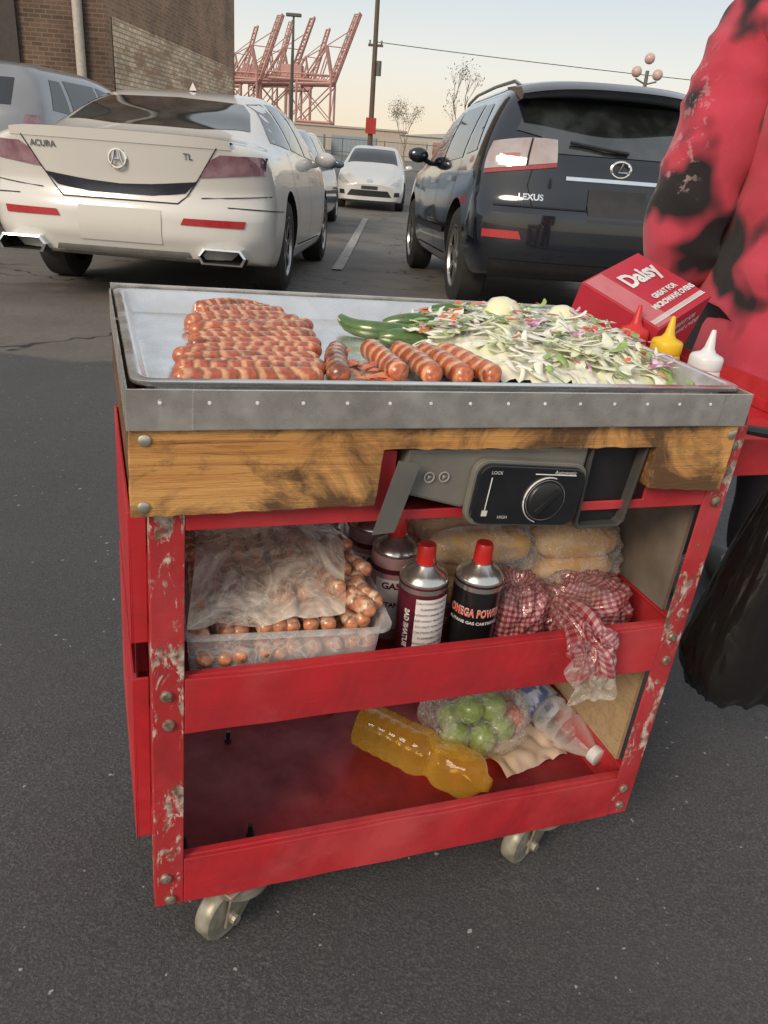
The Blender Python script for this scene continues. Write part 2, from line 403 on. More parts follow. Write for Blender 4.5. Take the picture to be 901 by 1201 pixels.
class Car:
    def __init__(s,name,label,cat,st,rear,front,L,paint,axr,axf,tr,r,M):
        s.e=top(name,label,cat,M);s.L=L
        v,f=car_mesh(st,rear,front,L)
        o=B().add(v,f).make('body',[paint,DARKV],s.e,smooth=True)
        s.bvh=BVHTree.FromPolygons([tuple(x.co) for x in o.data.vertices],[tuple(p.vertices) for p in o.data.polygons])
        cb=B();Ra=r+.055
        for ya in (axr,axf):
            for sg in (1,-1):
                cb.cyl((sg*(tr-.20),ya,r+.01),(sg*1.3,ya,r+.01),Ra,40)
        c=cb.make('cutter',DARKV,s.e)
        md=o.modifiers.new('b','BOOLEAN');md.operation='DIFFERENCE';md.object=c;md.solver='EXACT'
        bpy.context.view_layer.update()
        dg=bpy.context.evaluated_depsgraph_get();me=bpy.data.meshes.new_from_object(o.evaluated_get(dg))
        o.modifiers.clear();bpy.data.objects.remove(c)
        if len(me.polygons)>100: o.data=me
        if len(o.data.materials)<2: o.data.materials.append(DARKV)
        for p in o.data.polygons:
            q=p.center
            for ya in (axr,axf):
                if math.hypot(q.y-ya,q.z-r-.01)<Ra+.004 and abs(q.x)>tr-.21 and (abs(p.normal.x)<.5 or abs(q.x)<tr-.15):
                    if math.hypot(q.y-ya,q.z-r-.01)>Ra-.03 or abs(q.x)<tr-.18: p.material_index=1
        s.body=o
        for ya in (axr,axf):
            for sg in (1,-1):
                wh=bpy.data.objects.new('wheel',None);col.objects.link(wh);wh.parent=s.e
                wh.matrix_local=T(sg*tr,ya,r)@(RZ(0) if sg==1 else RZ(180))@RY(90)
                wd=.11
                tb=B().lathe([(r*.66,-wd),(r*.9,-wd),(r*.985,-wd*.8),(r,-wd*.45),(r,wd*.45),(r*.985,wd*.8),(r*.9,wd),(r*.66,wd)],40,cap=False)
                tb.make('tyre',RUBBER,wh,smooth=True)
                rb=B().lathe([(r*.67,-wd*.7),(r*.68,wd*.9),(r*.64,wd*.92),(r*.60,wd*.5),(r*.58,wd*.1),(.03,wd*.05)],36,cap=False,mi=1)
                rb.lathe([(r*.68,wd*.88),(r*.68,wd*.98),(r*.62,wd*.98),(r*.60,wd*.8)],36,cap=False,mi=0)
                rb.lathe([(r*.14,wd*.1),(r*.16,wd*.8),(r*.1,wd*.9)],20,mi=0)
                for k in range(7):
                    rb.add([(r*.1,-r*.075,wd*.78),(r*.64,-r*.055,wd*.9),(r*.64,r*.055,wd*.9),(r*.1,r*.075,wd*.78),(r*.1,-r*.06,wd*.4),(r*.64,-r*.04,wd*.5),(r*.64,r*.04,wd*.5),(r*.1,r*.06,wd*.4)],[(0,1,2,3),(0,4,5,1),(3,2,6,7),(4,7,6,5)],Matrix.Rotation(2*math.pi*k/7,4,'Z'),mi=0)
                rb.make('rim',[ALLOY,DARKV],wh,smooth=True)
    def pj(s,plane,a,b_,off=.004):
        if plane=='rear': o,d=V((a,-2,b_)),V((0,1,0))
        elif plane=='front': o,d=V((a,s.L+2,b_)),V((0,-1,0))
        elif plane=='top': o,d=V((a,b_,4)),V((0,0,-1))
        elif plane=='right': o,d=V((3,a,b_)),V((-1,0,0))
        elif plane=='left': o,d=V((-3,a,b_)),V((1,0,0))
        else:
            # wrap-around corner: a is the angle (deg) round the rear corner, + right / - left
            sg=1 if a>0 else -1;t=R(abs(a));c0=V((sg*.35,.75,b_));dr=V((sg*math.sin(t),-math.cos(t),0));o=c0+dr*3;d=-dr
        h=s.bvh.ray_cast(o,d)
        if h[0] is None:
            q=V((a,0,b_)) if plane=='rear' else V((a,s.L,b_)) if plane=='front' else V((a,b_,1.4)) if plane=='top' else V((.9 if plane=='right' else -.9,a,b_))
            h=s.bvh.find_nearest(q)
        n=h[1]
        if n.dot(d)>0: n=-n
        return h[0]+n*off
    def wrap(s,name,a0,a1,zf0,zf1,mt,off=.006,n=26,m=8,mirror=True):
        for sg in ((1,-1) if mirror else (1,)):
            v=[];f=[]
            for i in range(n+1):
                t=i/n;a=a0+(a1-a0)*t;z0=zf0(t);z1=zf1(t)
                for j in range(m+1): v.append(s.pj('corner',sg*a,z0+(z1-z0)*j/m,off))
            f=[(i*(m+1)+j,(i+1)*(m+1)+j,(i+1)*(m+1)+j+1,i*(m+1)+j+1) for i in range(n) for j in range(m)]
            B().add(v,f).make(name,mt,s.e,smooth=True)
    def decal(s,name,poly,plane,mt,off=.004,step=.05,mirror=False,parent=None,label=None):
        for sg in ((1,-1) if mirror else (1,)):
            bm=bmesh.new();vs=[bm.verts.new((p[0]*(sg if plane in('rear','front','top') else 1),p[1],0)) for p in poly];bm.faces.new(vs)
            xs_=[v.co.x for v in bm.verts];ys_=[v.co.y for v in bm.verts]
            for ax,lo,hi in ((0,min(xs_),max(xs_)),(1,min(ys_),max(ys_))):
                n=int((hi-lo)/step)
                for i in range(1,n+1):
                    c=lo+(hi-lo)*i/(n+1);co=(c,0,0) if ax==0 else (0,c,0);no=(1,0,0) if ax==0 else (0,1,0)
                    bmesh.ops.bisect_plane(bm,geom=bm.verts[:]+bm.edges[:]+bm.faces[:],plane_co=co,plane_no=no)
            pl=plane
            if plane=='right' and sg==-1: pl='left'
            for v in bm.verts: v.co=s.pj(pl,v.co.x,v.co.y,off)
            for f in bm.faces:f.smooth=True
            me=bpy.data.meshes.new(name);bm.to_mesh(me);bm.free();me.materials.append(mt)
            o=bpy.data.objects.new(name,me);col.objects.link(o);o.parent=parent or s.e
            if label:o['label']=label
    def line(s,name,pts,plane,mt,wd=.008,off=.005,mirror=False):
        for a,b_ in zip(pts[:-1],pts[1:]):
            d=V((b_[0]-a[0],b_[1]-a[1]))
            if d.length<1e-6: continue
            d.normalize();n=V((-d.y,d.x))*wd/2;e=d*wd*.3
            s.decal(name,[(a[0]-n.x-e.x,a[1]-n.y-e.y),(b_[0]-n.x+e.x,b_[1]-n.y+e.y),(b_[0]+n.x+e.x,b_[1]+n.y+e.y),(a[0]+n.x-e.x,a[1]+n.y-e.y)],plane,mt,off,.04,mirror)
    def txt(s,body,size,a,b_,plane,mt,bold=0,name='lettering'):
        text(name,body,size,mt,lambda x,y:s.pj(plane,a+x,b_+y,.006),s.e,bold=bold)
    def mirrors(s,y,z,wd,mt):
        for sg in (1,-1):
            bb=B();bb.ball((sg*(wd+.10),y,z),(.10,.055,.07),16,10);bb.tube([(sg*(wd-.06),y+.03,z-.08),(sg*(wd+.05),y,z-.03)],.025,8)
            bb.make('wing_mirror',mt,s.e,smooth=True)
def side_windows(c,polys):
    for p in polys:
        for pl in ('right','left'):
            c.decal('side_window',p,pl,GLASSD,.004,.08)
def place(x,y,heading,axr,wb):
    a=R(heading);f=V((math.sin(a),math.cos(a)))
    pr=V((x,y))+f*axr;pf=V((x,y))+f*(axr+wb)
    zr,zf=gh(*pr),gh(*pf);pit=math.atan2(zf-zr,wb)
    return T(x,y,zr-math.tan(pit)*axr)@RZ(-heading)@Matrix.Rotation(pit,4,'X')
sed=[(0,.30,.80,.86,.90,.82,.66,.965,.98),(.06,.28,.86,.905,.92,.86,.70,.985,1.0),(.25,.25,.90,.925,.94,.87,.70,1.00,1.015),(.60,.22,.90,.93,.95,.87,.68,1.02,1.035),
(.85,.20,.90,.93,.95,.87,.66,1.075,1.095),(1.2,.20,.90,.93,.95,.87,.62,1.21,1.24),(1.7,.20,.90,.93,.95,.87,.585,1.345,1.38),(2.2,.20,.90,.93,.94,.87,.58,1.385,1.43),(2.8,.20,.90,.93,.93,.87,.59,1.375,1.42),(3.25,.20,.90,.93,.92,.87,.61,1.28,1.32),(3.75,.20,.90,.93,.92,.86,.66,1.05,1.08),(4.0,.22,.90,.92,.90,.84,.66,.97,1.01),(4.5,.22,.86,.88,.82,.78,.58,.87,.90),(4.8,.24,.78,.80,.74,.70,.5,.77,.80),(4.95,.28,.68,.70,.60,.6,.4,.63,.65)]
def rear_sed(xn,z):
    return .24*xn**3.4+float(np.interp(z,[.2,.36,.42,.60,.64,.70,.94,.99,1.1],[.10,.03,0,0,.05,.055,.0,-.015,.0]))
def front_any(xn,z): return .30*xn**3+float(np.interp(z,[.2,.4,.6,.9],[.05,0,0,.1]))
acu=Car('parked_car','pearl white four-door sedan with twin exhaust tips on the lot','car',sed,rear_sed,front_any,4.95,PEARL,1.12,3.89,.80,.335,place(-1.80,5.22,0,1.12,2.775))
A=acu
A.decal('rear_window',[(-.50,1.42),(0,1.46),(.50,1.42),(.58,1.25),(.645,.93),(.3,.85),(-.3,.85),(-.645,.93),(-.58,1.25)],'top',GLASSR)
A.decal('tail_light',[(.49,.785),(.62,.80),(.90,.83),(.93,.93),(.62,.925),(.56,.89)],'rear',TAIL,.005,.03,True)
A.decal('rear_trim',[(-.46,.760),(-.2,.730),(0,.72),(.2,.730),(.46,.760),(.49,.775),(.40,.690),(.2,.660),(-.2,.660),(-.40,.690),(-.49,.775)],'rear',mat('dark_chrome',(.05,.055,.075),.25,.5),.006)
A.decal('number_plate',[(-.26,.38),(.26,.38),(.26,.58),(-.26,.58)],'rear',PLATE,.006)
A.decal('reflector',[(.38,.505),(.76,.50),(.77,.545),(.40,.545)],'rear',REFL,.006,.04,True)
A.line('panel_gap',[(.49,.785),(.41,.67),(.36,.625),(-.36,.625),(-.41,.67),(-.49,.785)],'rear',SEAM,.007)
A.line('panel_gap',[(.49,.785),(.60,.96)],'rear',SEAM,.007,mirror=True)
A.line('panel_gap',[(.50,.665),(.90,.70)],'rear',SEAM,.006,mirror=True)
A.decal('lower_bumper',[(-.45,.27),(.45,.27),(.42,.34),(-.42,.34)],'rear',mat('grey_valance',(.25,.24,.23),.5),.005)
for sg in (1,-1):
    bb=B();M_=T(sg*.64,.04,.325)
    p=((-.13,-.05),(.13,-.05),(.155,.0),(.12,.05),(-.12,.05),(-.155,0))
    n=len(p);o_=[(x,-.03,z) for x,z in p];i_=[(x*.9,-.035,z*.78) for x,z in p];bk=[(x,.12,z) for x,z in p];ib=[(x*.86,.1,z*.7) for x,z in p]
    vv=o_+i_+bk+ib
    ff=[(i,(i+1)%n,(i+1)%n+n,i+n) for i in range(n)]+[(i,i+2*n,(i+1)%n+2*n,(i+1)%n) for i in range(n)]
    bb.add(vv,ff,M_,0);bb.add(vv,[(i+n,(i+1)%n+n,(i+1)%n+3*n,i+3*n) for i in range(n)]+[tuple(range(3*n,4*n))],M_,1)
    bb.make('exhaust_tip',[CHROME,DARKV],A.e)
bb=B();q=A.pj('rear',0,.865,.008)
bb.lathe([(.058,-.004),(.062,0),(.056,.006),(.049,.006),(.046,0),(.048,-.004)],36,T(*q)@RX(90),cap=False)
for sg in (1,-1): bb.tube([q+V((sg*.012,-.006,.045)),q+V((sg*.020,-.006,0)),q+V((sg*.036,-.006,-.038))],.006,6)
bb.tube([q+V((-.02,-.006,-.004)),q+V((.02,-.006,-.004))],.005,6)
bb.make('emblem',CHROME,A.e,smooth=True)
LET=mat('grey_chrome_letter',(.32,.32,.33),.25,.8)
A.txt('ACURA',.050,-.46,.915,'rear',LET,.001);A.txt('TL',.050,.43,.90,'rear',LET,.001)
bb=B();vs=[]
n=24
for i in range(n+1):
    t=-1+2*i/n;x=t*.68;q=A.pj('rear',x,.955,0);q2=A.pj('top',x,.14,0)
    vs+=[q+V((0,-.004,0)),V((x,q.y-.016,q2.z+.010)),V((x,q.y+.04,q2.z+.012)),q2+V((0,.04,.001))]
bb.add(vs,[(4*i+k,4*i+4+k,4*i+5+k,4*i+1+k) for i in range(n) for k in range(3)]);bb.make('boot_spoiler',PEARL,A.e,smooth=True)
side_windows(A,[[(.95,1.04),(1.55,1.02),(1.62,1.33),(1.45,1.31)],[(1.62,1.02),(2.35,1.0),(2.35,1.36),(1.72,1.34)],[(2.43,1.0),(3.45,.98),(3.0,1.29),(2.43,1.36)]])
A.decal('windscreen',[(-.56,2.95),(.56,2.95),(.66,3.68),(-.66,3.68)],'top',GLASSD)
for pl in ('right','left'):
    A.line('panel_gap',[(2.39,.98),(2.42,.6),(2.36,.32)],pl,SEAM);A.line('panel_gap',[(1.30,1.0),(1.42,.78),(1.60,.55),(1.66,.32),(3.3,.30),(3.4,.5),(3.38,.95)],pl,SEAM)
    A.line('panel_gap',[(.10,.62),(.70,.60)],pl,SEAM,.006)
    A.decal('door_handle',[(1.62,.82),(1.82,.82),(1.82,.86),(1.62,.86)],pl,CHROME,.02);A.decal('door_handle',[(2.62,.80),(2.82,.80),(2.82,.84),(2.62,.84)],pl,CHROME,.02)
A.mirrors(3.15,1.0,.86,PEARL)
bb=B();q=A.pj('top',0,1.95,0);bb.add([q+V((-.03,-.06,0)),q+V((.03,-.06,0)),q+V((0,.08,0)),q+V((0,-.06,.06))],[(0,1,3),(1,2,3),(2,0,3)]);bb.make('roof_antenna',PEARL,A.e)
suv=[(0,.34,.82,.87,.98,.87,.66,1.36,1.44),(.06,.32,.86,.91,1.0,.89,.68,1.42,1.50),(.3,.28,.88,.925,1.02,.895,.68,1.47,1.565),(.8,.26,.89,.93,1.01,.89,.675,1.50,1.60),(2.0,.25,.89,.93,.99,.885,.67,1.51,1.615),(2.7,.25,.89,.93,.98,.88,.67,1.46,1.57),(3.2,.25,.89,.92,.98,.88,.68,1.26,1.32),(3.6,.25,.89,.92,.98,.87,.70,1.06,1.10),(4.1,.28,.88,.90,.95,.84,.66,.99,1.03),(4.5,.30,.82,.84,.86,.76,.55,.90,.93),(4.7,.34,.74,.76,.72,.68,.4,.74,.76)]
def rear_suv(xn,z):
    return .26*xn**3+float(np.interp(z,[.25,.42,.5,.72,.76,.80,1.06,1.45,1.6],[.10,.02,0,0,.06,.08,.10,.42,.50]))
L_=Car('parked_car','near-black five-door sport utility car with roof rails and tinted glass','car',suv,rear_suv,front_any,4.7,NAVY,.98,3.69,.80,.36,place(1.40,5.62,-7,.98,2.71))
A=L_
A.decal('rear_window',[(-.42,1.10),(.42,1.10),(.52,1.20),(.67,1.235),(.575,1.43),(-.575,1.43),(-.67,1.235),(-.52,1.20)],'rear',GLASSR,.006)
A.wrap('tail_light',7,50,lambda t:1.045-.06*t,lambda t:1.185+.01*math.sin(t*3)-.03*t*t,TAILC,.007)
A.wrap('tail_light_lens',7,50,lambda t:1.018-.06*t,lambda t:1.042-.06*t,TAILR,.009,m=2)
A.wrap('tail_light_lens',24,25.2,lambda t:1.02,lambda t:1.185,SEAM,.010,n=2)
A.wrap('tail_light_lens',30,42,lambda t:1.02-.01*t,lambda t:1.09-.01*t,mat('pink_tail_lens',(.42,.16,.15),.1,0,(.36,.12,.11),30,coat=1),.010,n=10,m=4)
A.decal('chrome_strip',[(-.36,.945),(.36,.945),(.36,.968),(-.36,.968)],'rear',CHROME,.012,.05)
A.decal('number_plate',[(-.20,.70),(.20,.70),(.20,.90),(-.20,.90)],'rear',PLATED,.008)
A.decal('reflector',[(.62,.56),(.86,.56),(.86,.61),(.64,.61)],'rear',REFL,.006,.04,True)
A.line('panel_gap',[(-.80,.765),(.80,.765)],'rear',SEAM,.01)
A.line('panel_gap',[(.58,1.00),(.60,.90),(.56,.77)],'rear',SEAM,.007,mirror=True)
A.decal('bumper_guard',[(-.78,.30),(.78,.30),(.80,.42),(-.80,.42)],'rear',BLACK,.006)
A.txt('LEXUS',.056,-.57,.825,'rear',CHROME,.0015)
q=A.pj('rear',0,1.03,.008);bb=B()
bb.lathe([(.062,-.004),(.066,0),(.060,.006),(.053,.006),(.050,0),(.052,-.004)],36,T(*q)@RX(90)@Matrix.Diagonal((1.15,.85,1,1)),cap=False)
bb.tube([q+V((.01,-.006,.036)),q+V((-.022,-.006,-.018)),q+V((.045,-.006,-.018))],.007,6);bb.make('emblem',CHROME,A.e,smooth=True)
bb=B();vs=[];n=20
for i in range(n+1):
    t=-1+2*i/n;x=t*.655;e=.045*abs(t)**3;y0=.20+.14*t*t
    vs+=[(x,y0+.02,1.475-e),(x,y0-.01,1.50-e),(x,y0+.08,1.55-e),(x,y0+.5,1.60-e*1.4),(x,y0+.35,1.44-e)]
bb.add(vs,[(5*i+k,5*i+5+k,5*i+5+(k+1)%5,5*i+(k+1)%5) for i in range(n) for k in range(5)]+[(0,1,2,3,4),tuple(5*n+k for k in (4,3,2,1,0))]);bb.make('roof_spoiler',NAVY,A.e,smooth=True)
for sg in (1,-1):
    pts=[A.pj('top',sg*.60,.62,.0),A.pj('top',sg*.60,.80,.028),A.pj('top',sg*.60,1.4,.036),A.pj('top',sg*.60,2.1,.034),A.pj('top',sg*.60,2.5,.022),A.pj('top',sg*.595,2.62,.0)]
    B().tube(pts,.013,8).make('roof_rail',ALLOY,A.e,smooth=True)
B().tube([A.pj('rear',.05,1.12,.02),A.pj('rear',-.1,1.13,.025),A.pj('rear',-.34,1.16,.025)],.012,6).make('rear_wiper',BLACK,A.e)
side_windows(A,[[(.62,1.11),(1.05,1.09),(1.10,1.43),(.85,1.43)],[(1.15,1.07),(2.0,1.05),(2.0,1.46),(1.2,1.45)],[(2.08,1.05),(3.1,1.04),(2.65,1.40),(2.08,1.46)]])
A.decal('windscreen',[(-.60,2.78),(.60,2.78),(.7,3.5),(-.7,3.5)],'top',GLASSD)
for pl in ('right','left'):
    A.line('panel_gap',[(2.04,1.03),(2.06,.6),(2.0,.34)],pl,SEAM);A.line('panel_gap',[(1.12,1.05),(1.3,.75),(1.5,.5),(1.5,.34),(3.1,.34),(3.15,1.0)],pl,SEAM)
    A.decal('door_handle',[(1.3,.90),(1.5,.90),(1.5,.94),(1.3,.94)],pl,CHROME,.02);A.decal('door_handle',[(2.2,.88),(2.4,.88),(2.4,.92),(2.2,.92)],pl,CHROME,.02)
    A.decal('body_moulding',[(1.45,.50),(3.2,.50),(3.2,.55),(1.45,.55)],pl,BLACK,.012)
A.mirrors(2.95,1.12,.88,NAVY)
hat=[(0,.3,.78,.82,.95,.8,.62,1.10,1.13),(.4,.25,.84,.86,.96,.82,.58,1.28,1.33),(1.2,.2,.85,.87,.95,.82,.56,1.41,1.46),(2.2,.2,.85,.87,.93,.82,.56,1.42,1.48),(2.8,.2,.85,.87,.92,.82,.58,1.30,1.35),(3.4,.2,.85,.87,.90,.81,.64,1.03,1.08),(3.7,.2,.84,.86,.86,.79,.64,.92,.97),(4.1,.2,.82,.84,.78,.76,.6,.82,.86),(4.35,.22,.78,.8,.68,.7,.5,.72,.75),(4.48,.25,.7,.72,.56,.6,.4,.60,.62)]
zp=gh(-.9,22)
P_=Car('parked_car','small silver hatchback parked facing the food cart','car',hat,lambda xn,z:.2*xn**3,lambda xn,z:.35*xn**3,4.48,SILV,.95,3.65,.75,.31,T(-.98,25.4,zp)@RZ(180))
A=P_
A.decal('windscreen',[(-.52,2.62),(.52,2.62),(.64,3.36),(-.64,3.36)],'top',GLASSD)
A.decal('headlight',[(.50,.62),(.66,.60),(.80,.66),(.80,.80),(.70,.76)],'front',LENS,.006,.03,True)
A.decal('grille',[(-.55,.34),(.55,.34),(.45,.48),(-.45,.48)],'front',BLACK,.006)
A.decal('number_plate',[(-.2,.50),(.2,.50),(.2,.58),(-.2,.58)],'front',PLATED,.01)
A.decal('emblem',[(-.07,.66),(.07,.66),(.08,.70),(.0,.73),(-.08,.70)],'front',CHROME,.008)
A.decal('fog_light',[(.60,.36),(.74,.36),(.74,.46),(.62,.46)],'front',BLACK,.006,.05,True)
side_windows(A,[[(.9,1.0),(2.0,.98),(2.0,1.38),(1.1,1.36)],[(2.1,.98),(3.2,.96),(2.6,1.30),(2.1,1.38)]])
A.mirrors(2.95,1.0,.82,SILV)
H_=Car('parked_car','slate blue hatchback parked ahead of the white sedan','car',hat,lambda xn,z:.2*xn**3,lambda xn,z:.35*xn**3,4.48,BLUE,.95,3.65,.75,.31,place(-2.20,12.3,0,.95,2.7))
A=H_
A.decal('rear_window',[(-.5,.25),(.5,.25),(.5,.75),(-.5,.75)],'top',GLASSD)
A.decal('tail_light',[(.55,.78),(.8,.78),(.8,.95),(.6,.95)],'rear',REFL,.006,.05,True)
side_windows(A,[[(.9,1.0),(2.0,.98),(2.0,1.38),(1.1,1.36)],[(2.1,.98),(3.2,.96),(2.6,1.30),(2.1,1.38)]]);A.mirrors(2.95,1.0,.82,BLUE)
G_=Car('parked_car','grey sport utility car parked beside the brick building','car',suv,rear_suv,front_any,4.7,GREY,.98,3.69,.80,.36,place(-5.18,9.6,4,.98,2.71)@T(0,0,.14)@Matrix.Scale(1.06,4))
A=G_
A.decal('rear_window',[(-.60,1.13),(.60,1.13),(.56,1.40),(-.56,1.40)],'rear',GLASSD,.006);A.decal('tail_light',[(.72,.90),(.90,.88),(.90,1.05),(.74,1.05)],'rear',TAIL,.006,.05,True)
side_windows(A,[[(.62,1.12),(1.05,1.10),(1.10,1.43),(.85,1.43)],[(1.15,1.08),(2.0,1.06),(2.0,1.46),(1.2,1.45)],[(2.08,1.06),(3.1,1.05),(2.65,1.40),(2.08,1.46)]])
# ------------------------------------------------------------------ brick building
def brickmat(name,c1,c2,cm,bw,rh,mort):
    m,nt,bs=nt_new(name)
    v=mapping(nt,(1,1,1),'UV')
    br=N(nt,'ShaderNodeTexBrick');br.inputs['Scale'].default_value=1;br.inputs['Brick Width'].default_value=bw;br.inputs['Row Height'].default_value=rh;br.inputs['Mortar Size'].default_value=mort
    br.inputs['Color1'].default_value=(*c1,1);br.inputs['Color2'].default_value=(*c2,1);br.inputs['Mortar'].default_value=(*cm,1)
    nt.links.new(v,br.inputs['Vector'])
    st=ramp(nt,noi(nt,.6,6,.65,coord='Object'),[(.35,(.6,.6,.6)),(.7,(1.2,1.15,1.1))])
    c=mix(nt,1.0,br.outputs['Color'],st,'MULTIPLY');nt.links.new(c,bs.inputs['Base Color']);bs.inputs['Roughness'].default_value=.9
    bumpit(nt,bs,br.outputs['Fac'],-.4,.01);return m,nt,bs,c
BRICK=brickmat('brick',(.16,.10,.07),(.095,.062,.043),(.19,.15,.12),.24,.085,.010)[0]
BRICK2=brickmat('sunlit_brick',(.40,.25,.16),(.27,.16,.10),(.38,.30,.23),.24,.085,.010)[0]  # lighter copy of the brick, sunlight put into its colour
m,nt,bs,c=brickmat('sunlit_painted_brick',(.95,.80,.58),(.70,.52,.36),(.42,.33,.24),.30,.10,.014)  # faded paint, albedo raised to stand in for sunlight on the wall
c2=mix(nt,ramp(nt,noi(nt,1.3,7,.75,vec=mapping(nt,(1,.35,1.6))),[(.50,0.),(.58,.85)]),c,(.36,.22,.14));nt.links.new(c2,bs.inputs['Base Color']);PBR=m
def wall(name,p,q,z0,z1,mt,parent):
    p=V(p);q=V(q);L=(q-p).length
    me=bpy.data.meshes.new(name);me.from_pydata([(p.x,p.y,z0),(q.x,q.y,z0),(q.x,q.y,z1),(p.x,p.y,z1)],[],[(0,1,2,3)]);me.materials.append(mt)
    u=me.uv_layers.new(name='UVMap')
    for i,c in enumerate([(0,z0),(L,z0),(L,z1),(0,z1)]): u.data[i].uv=c
    o=bpy.data.objects.new(name,me);col.objects.link(o);o.parent=parent;return o
COP=mat('coping',(.3,.26,.22),.8)
bd=top('brick_building','tall brown brick building with faded painted wall in sunlit tones and conduit','building')
wall('wall',(-30,19),(-6.55,19),-1,14,BRICK,bd)
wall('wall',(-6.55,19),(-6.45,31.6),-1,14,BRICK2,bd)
wall('wall',(-6.45,31.6),(-30,31.6),-1,14,BRICK,bd)
wall('wall',(-30,31.6),(-30,19),-1,14,BRICK,bd)
wall('sunlit_paint_patch',(-6.53,19.3),(-6.43,31.2),.2,3.15,PBR,bd)  # pale patch whose sunlit look is in the colour
B().box((-30.1,18.9,14),(-6.35,31.7,14.3)).make('parapet',COP,bd)
B().cyl((-7.1,18.9,0),(-7.1,18.9,13),.10,12).make('conduit',mat('pale_pipe',(.5,.45,.4),.6),bd,smooth=True)
B().box((-9.9,18.9,2.0),(-8.4,18.99,13)).make('dark_wall_panel',mat('dark_cladding',(.06,.05,.045),.8),bd)
bb=B();bb.box((-6.50,25.5,4.6),(-6.1,25.7,4.7));bb.ball((-6.1,25.6,4.6),(.18,.18,.12),12,8);bb.make('wall_lamp',GREYP,bd)
# ------------------------------------------------------------------ utility poles, wires
POLE=wood('weathered_pole',(.14,.10,.07),(.10,.07,.05),(.05,.035,.025),(6,6,.6))
up=top('utility_pole','tall weathered wooden utility pole with a small red sign','pole',T(-2.7,55,-.45))
B().cyl((0,0,0),(-.05,0,13),.17,12,.12).make('post',POLE,up,smooth=True)
B().box((-.45,-.08,6.95),(.45,.08,7.08)).make('crossarm',POLE,up)
for x in (-.35,.35): B().cyl((x,0,7.08),(x,0,7.28),.05,8).make('insulator',GREYP,up)
B().box((-.32,-.25,2.2),(.32,-.2,3.1)).make('sign',mat('red_sign',(.45,.04,.03),.6),up)
B().cyl((.28,-.15,5.4),(.28,-.15,6.2),.15,12).make('transformer',GREYP,up)
lp=top('street_lamp','slim grey street lamp post past the parked cars','street lamp',T(-6.3,45,-.45))
B().tube([(0,0,0),(0,0,5),(.02,0,7.0)],[.1,.08,.05],8).make('post',GREYP,lp,smooth=True)
B().box((-.35,-.1,6.95),(.4,.1,7.1)).make('lamp_head',GREYP,lp,bevel=.03)
WIRE=mat('wire',(.03,.03,.03),.6)
pts=[(-2.7+60*t,55,6.75-.55*t-2.4*t*(1-t)) for t in np.linspace(0,1,20)]
tag(B().tube(pts,.022,5).make('overhead_wire',WIRE),'thin black overhead wire strung from the wooden pole','wire')
pts=[(4+40*t,40,8.2-.3*math.sin(math.pi*t)) for t in np.linspace(0,1,12)]
tag(B().tube(pts,.022,5).make('overhead_wire',WIRE),'thin black overhead wire above the dark car','wire')
gl=top('street_lamp','street lamp with three pinkish globes on curved arms','street lamp',T(7.5,30,-.45))
B().tube([(0,0,0),(0,0,4.4)],[.09,.06],8).make('post',GREYP,gl)
GLOBE=mat('lamp_globe',(.65,.45,.42),.3)
for x,z in ((-.35,4.35),(.35,4.3),(0,4.75)):
    B().ball((x,0,z),.17,14,10).make('lamp_globe',GLOBE,gl,smooth=True)
B().tube([(-.35,0,4.15),(0,0,4.0),(.35,0,4.1)],.03,6).make('arm',GREYP,gl)
# ------------------------------------------------------------------ cranes
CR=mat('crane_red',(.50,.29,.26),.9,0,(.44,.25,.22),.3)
def crane_parts():
    bb=B()
    def beam(p,q,t=1.1): bb.tube([p,q],t*.66,4)
    for y in (-8,8):
        beam((-11,y,0),(-11,y,30));beam((11,y,0),(11,y,36));beam((-11,y,11),(11,y,11));beam((-11,y,29),(11,y,30));beam((-11,y,11),(11,y,29),.6);beam((-11,y,29),(11,y,11),.45)
    for x in (-11,11): beam((x,-8,11),(x,8,11));beam((x,-8,30),(x,8,30));beam((x,-8,1),(x,8,1));beam((x,-8,11),(x,8,30),.5)
    leg=bb;bb=B()
    for y in (-4,4):
        bb.tube([(-30,y,31),(12,y,31)],.8,4);bb.tube([(-30,y,34),(12,y,34)],.4,4)
        for k in range(8): bb.tube([(-30+k*5.2,y,31),(-27.4+k*5.2,y,34)],.28,4);bb.tube([(-27.4+k*5.2,y,34),(-24.8+k*5.2,y,31)],.28,4)
        bb.tube([(11,y,30),(6,y,48)],.7,4);bb.tube([(-8,y,31),(6,y,48)],.5,4);bb.tube([(2,y,31),(7,y,44)],.4,4)
    bb.box((-22,-4,32),(-9,4,38))
    gird=bb;bb=B()
    a=R(66);p0=V((12,0,31));d=V((math.cos(a),0,math.sin(a)));L=36;n=V((-d.z,0,d.x))
    for y in (-3,3):
        bb.tube([p0+V((0,y,0)),p0+d*L+V((0,y,0))],.7,4);bb.tube([p0+n*3+d*2+V((0,y,0)),p0+n*2.4+d*(L-2)+V((0,y,0))],.42,4)
        for i in range(9):
            s=2+i*3.7;bb.tube([p0+d*s+V((0,y,0)),p0+n*2.8+d*(s+1.8)+V((0,y,0))],.30,4);bb.tube([p0+n*2.8+d*(s+1.8)+V((0,y,0)),p0+d*(s+3.7)+V((0,y,0))],.30,4)
    for i in range(10): q=p0+d*(i*3.9);bb.tube([q+V((0,-3,0)),q+V((0,3,0))],.35,4)
    bb.tube([(6,0,48),p0+d*L*.8],.28,4);bb.tube([(6,0,48),p0+d*L*.5],.28,4);bb.tube([(6,0,48),(-28,0,32)],.28,4)
    return leg,gird,bb
legs,gird,boom=crane_parts()
first=None
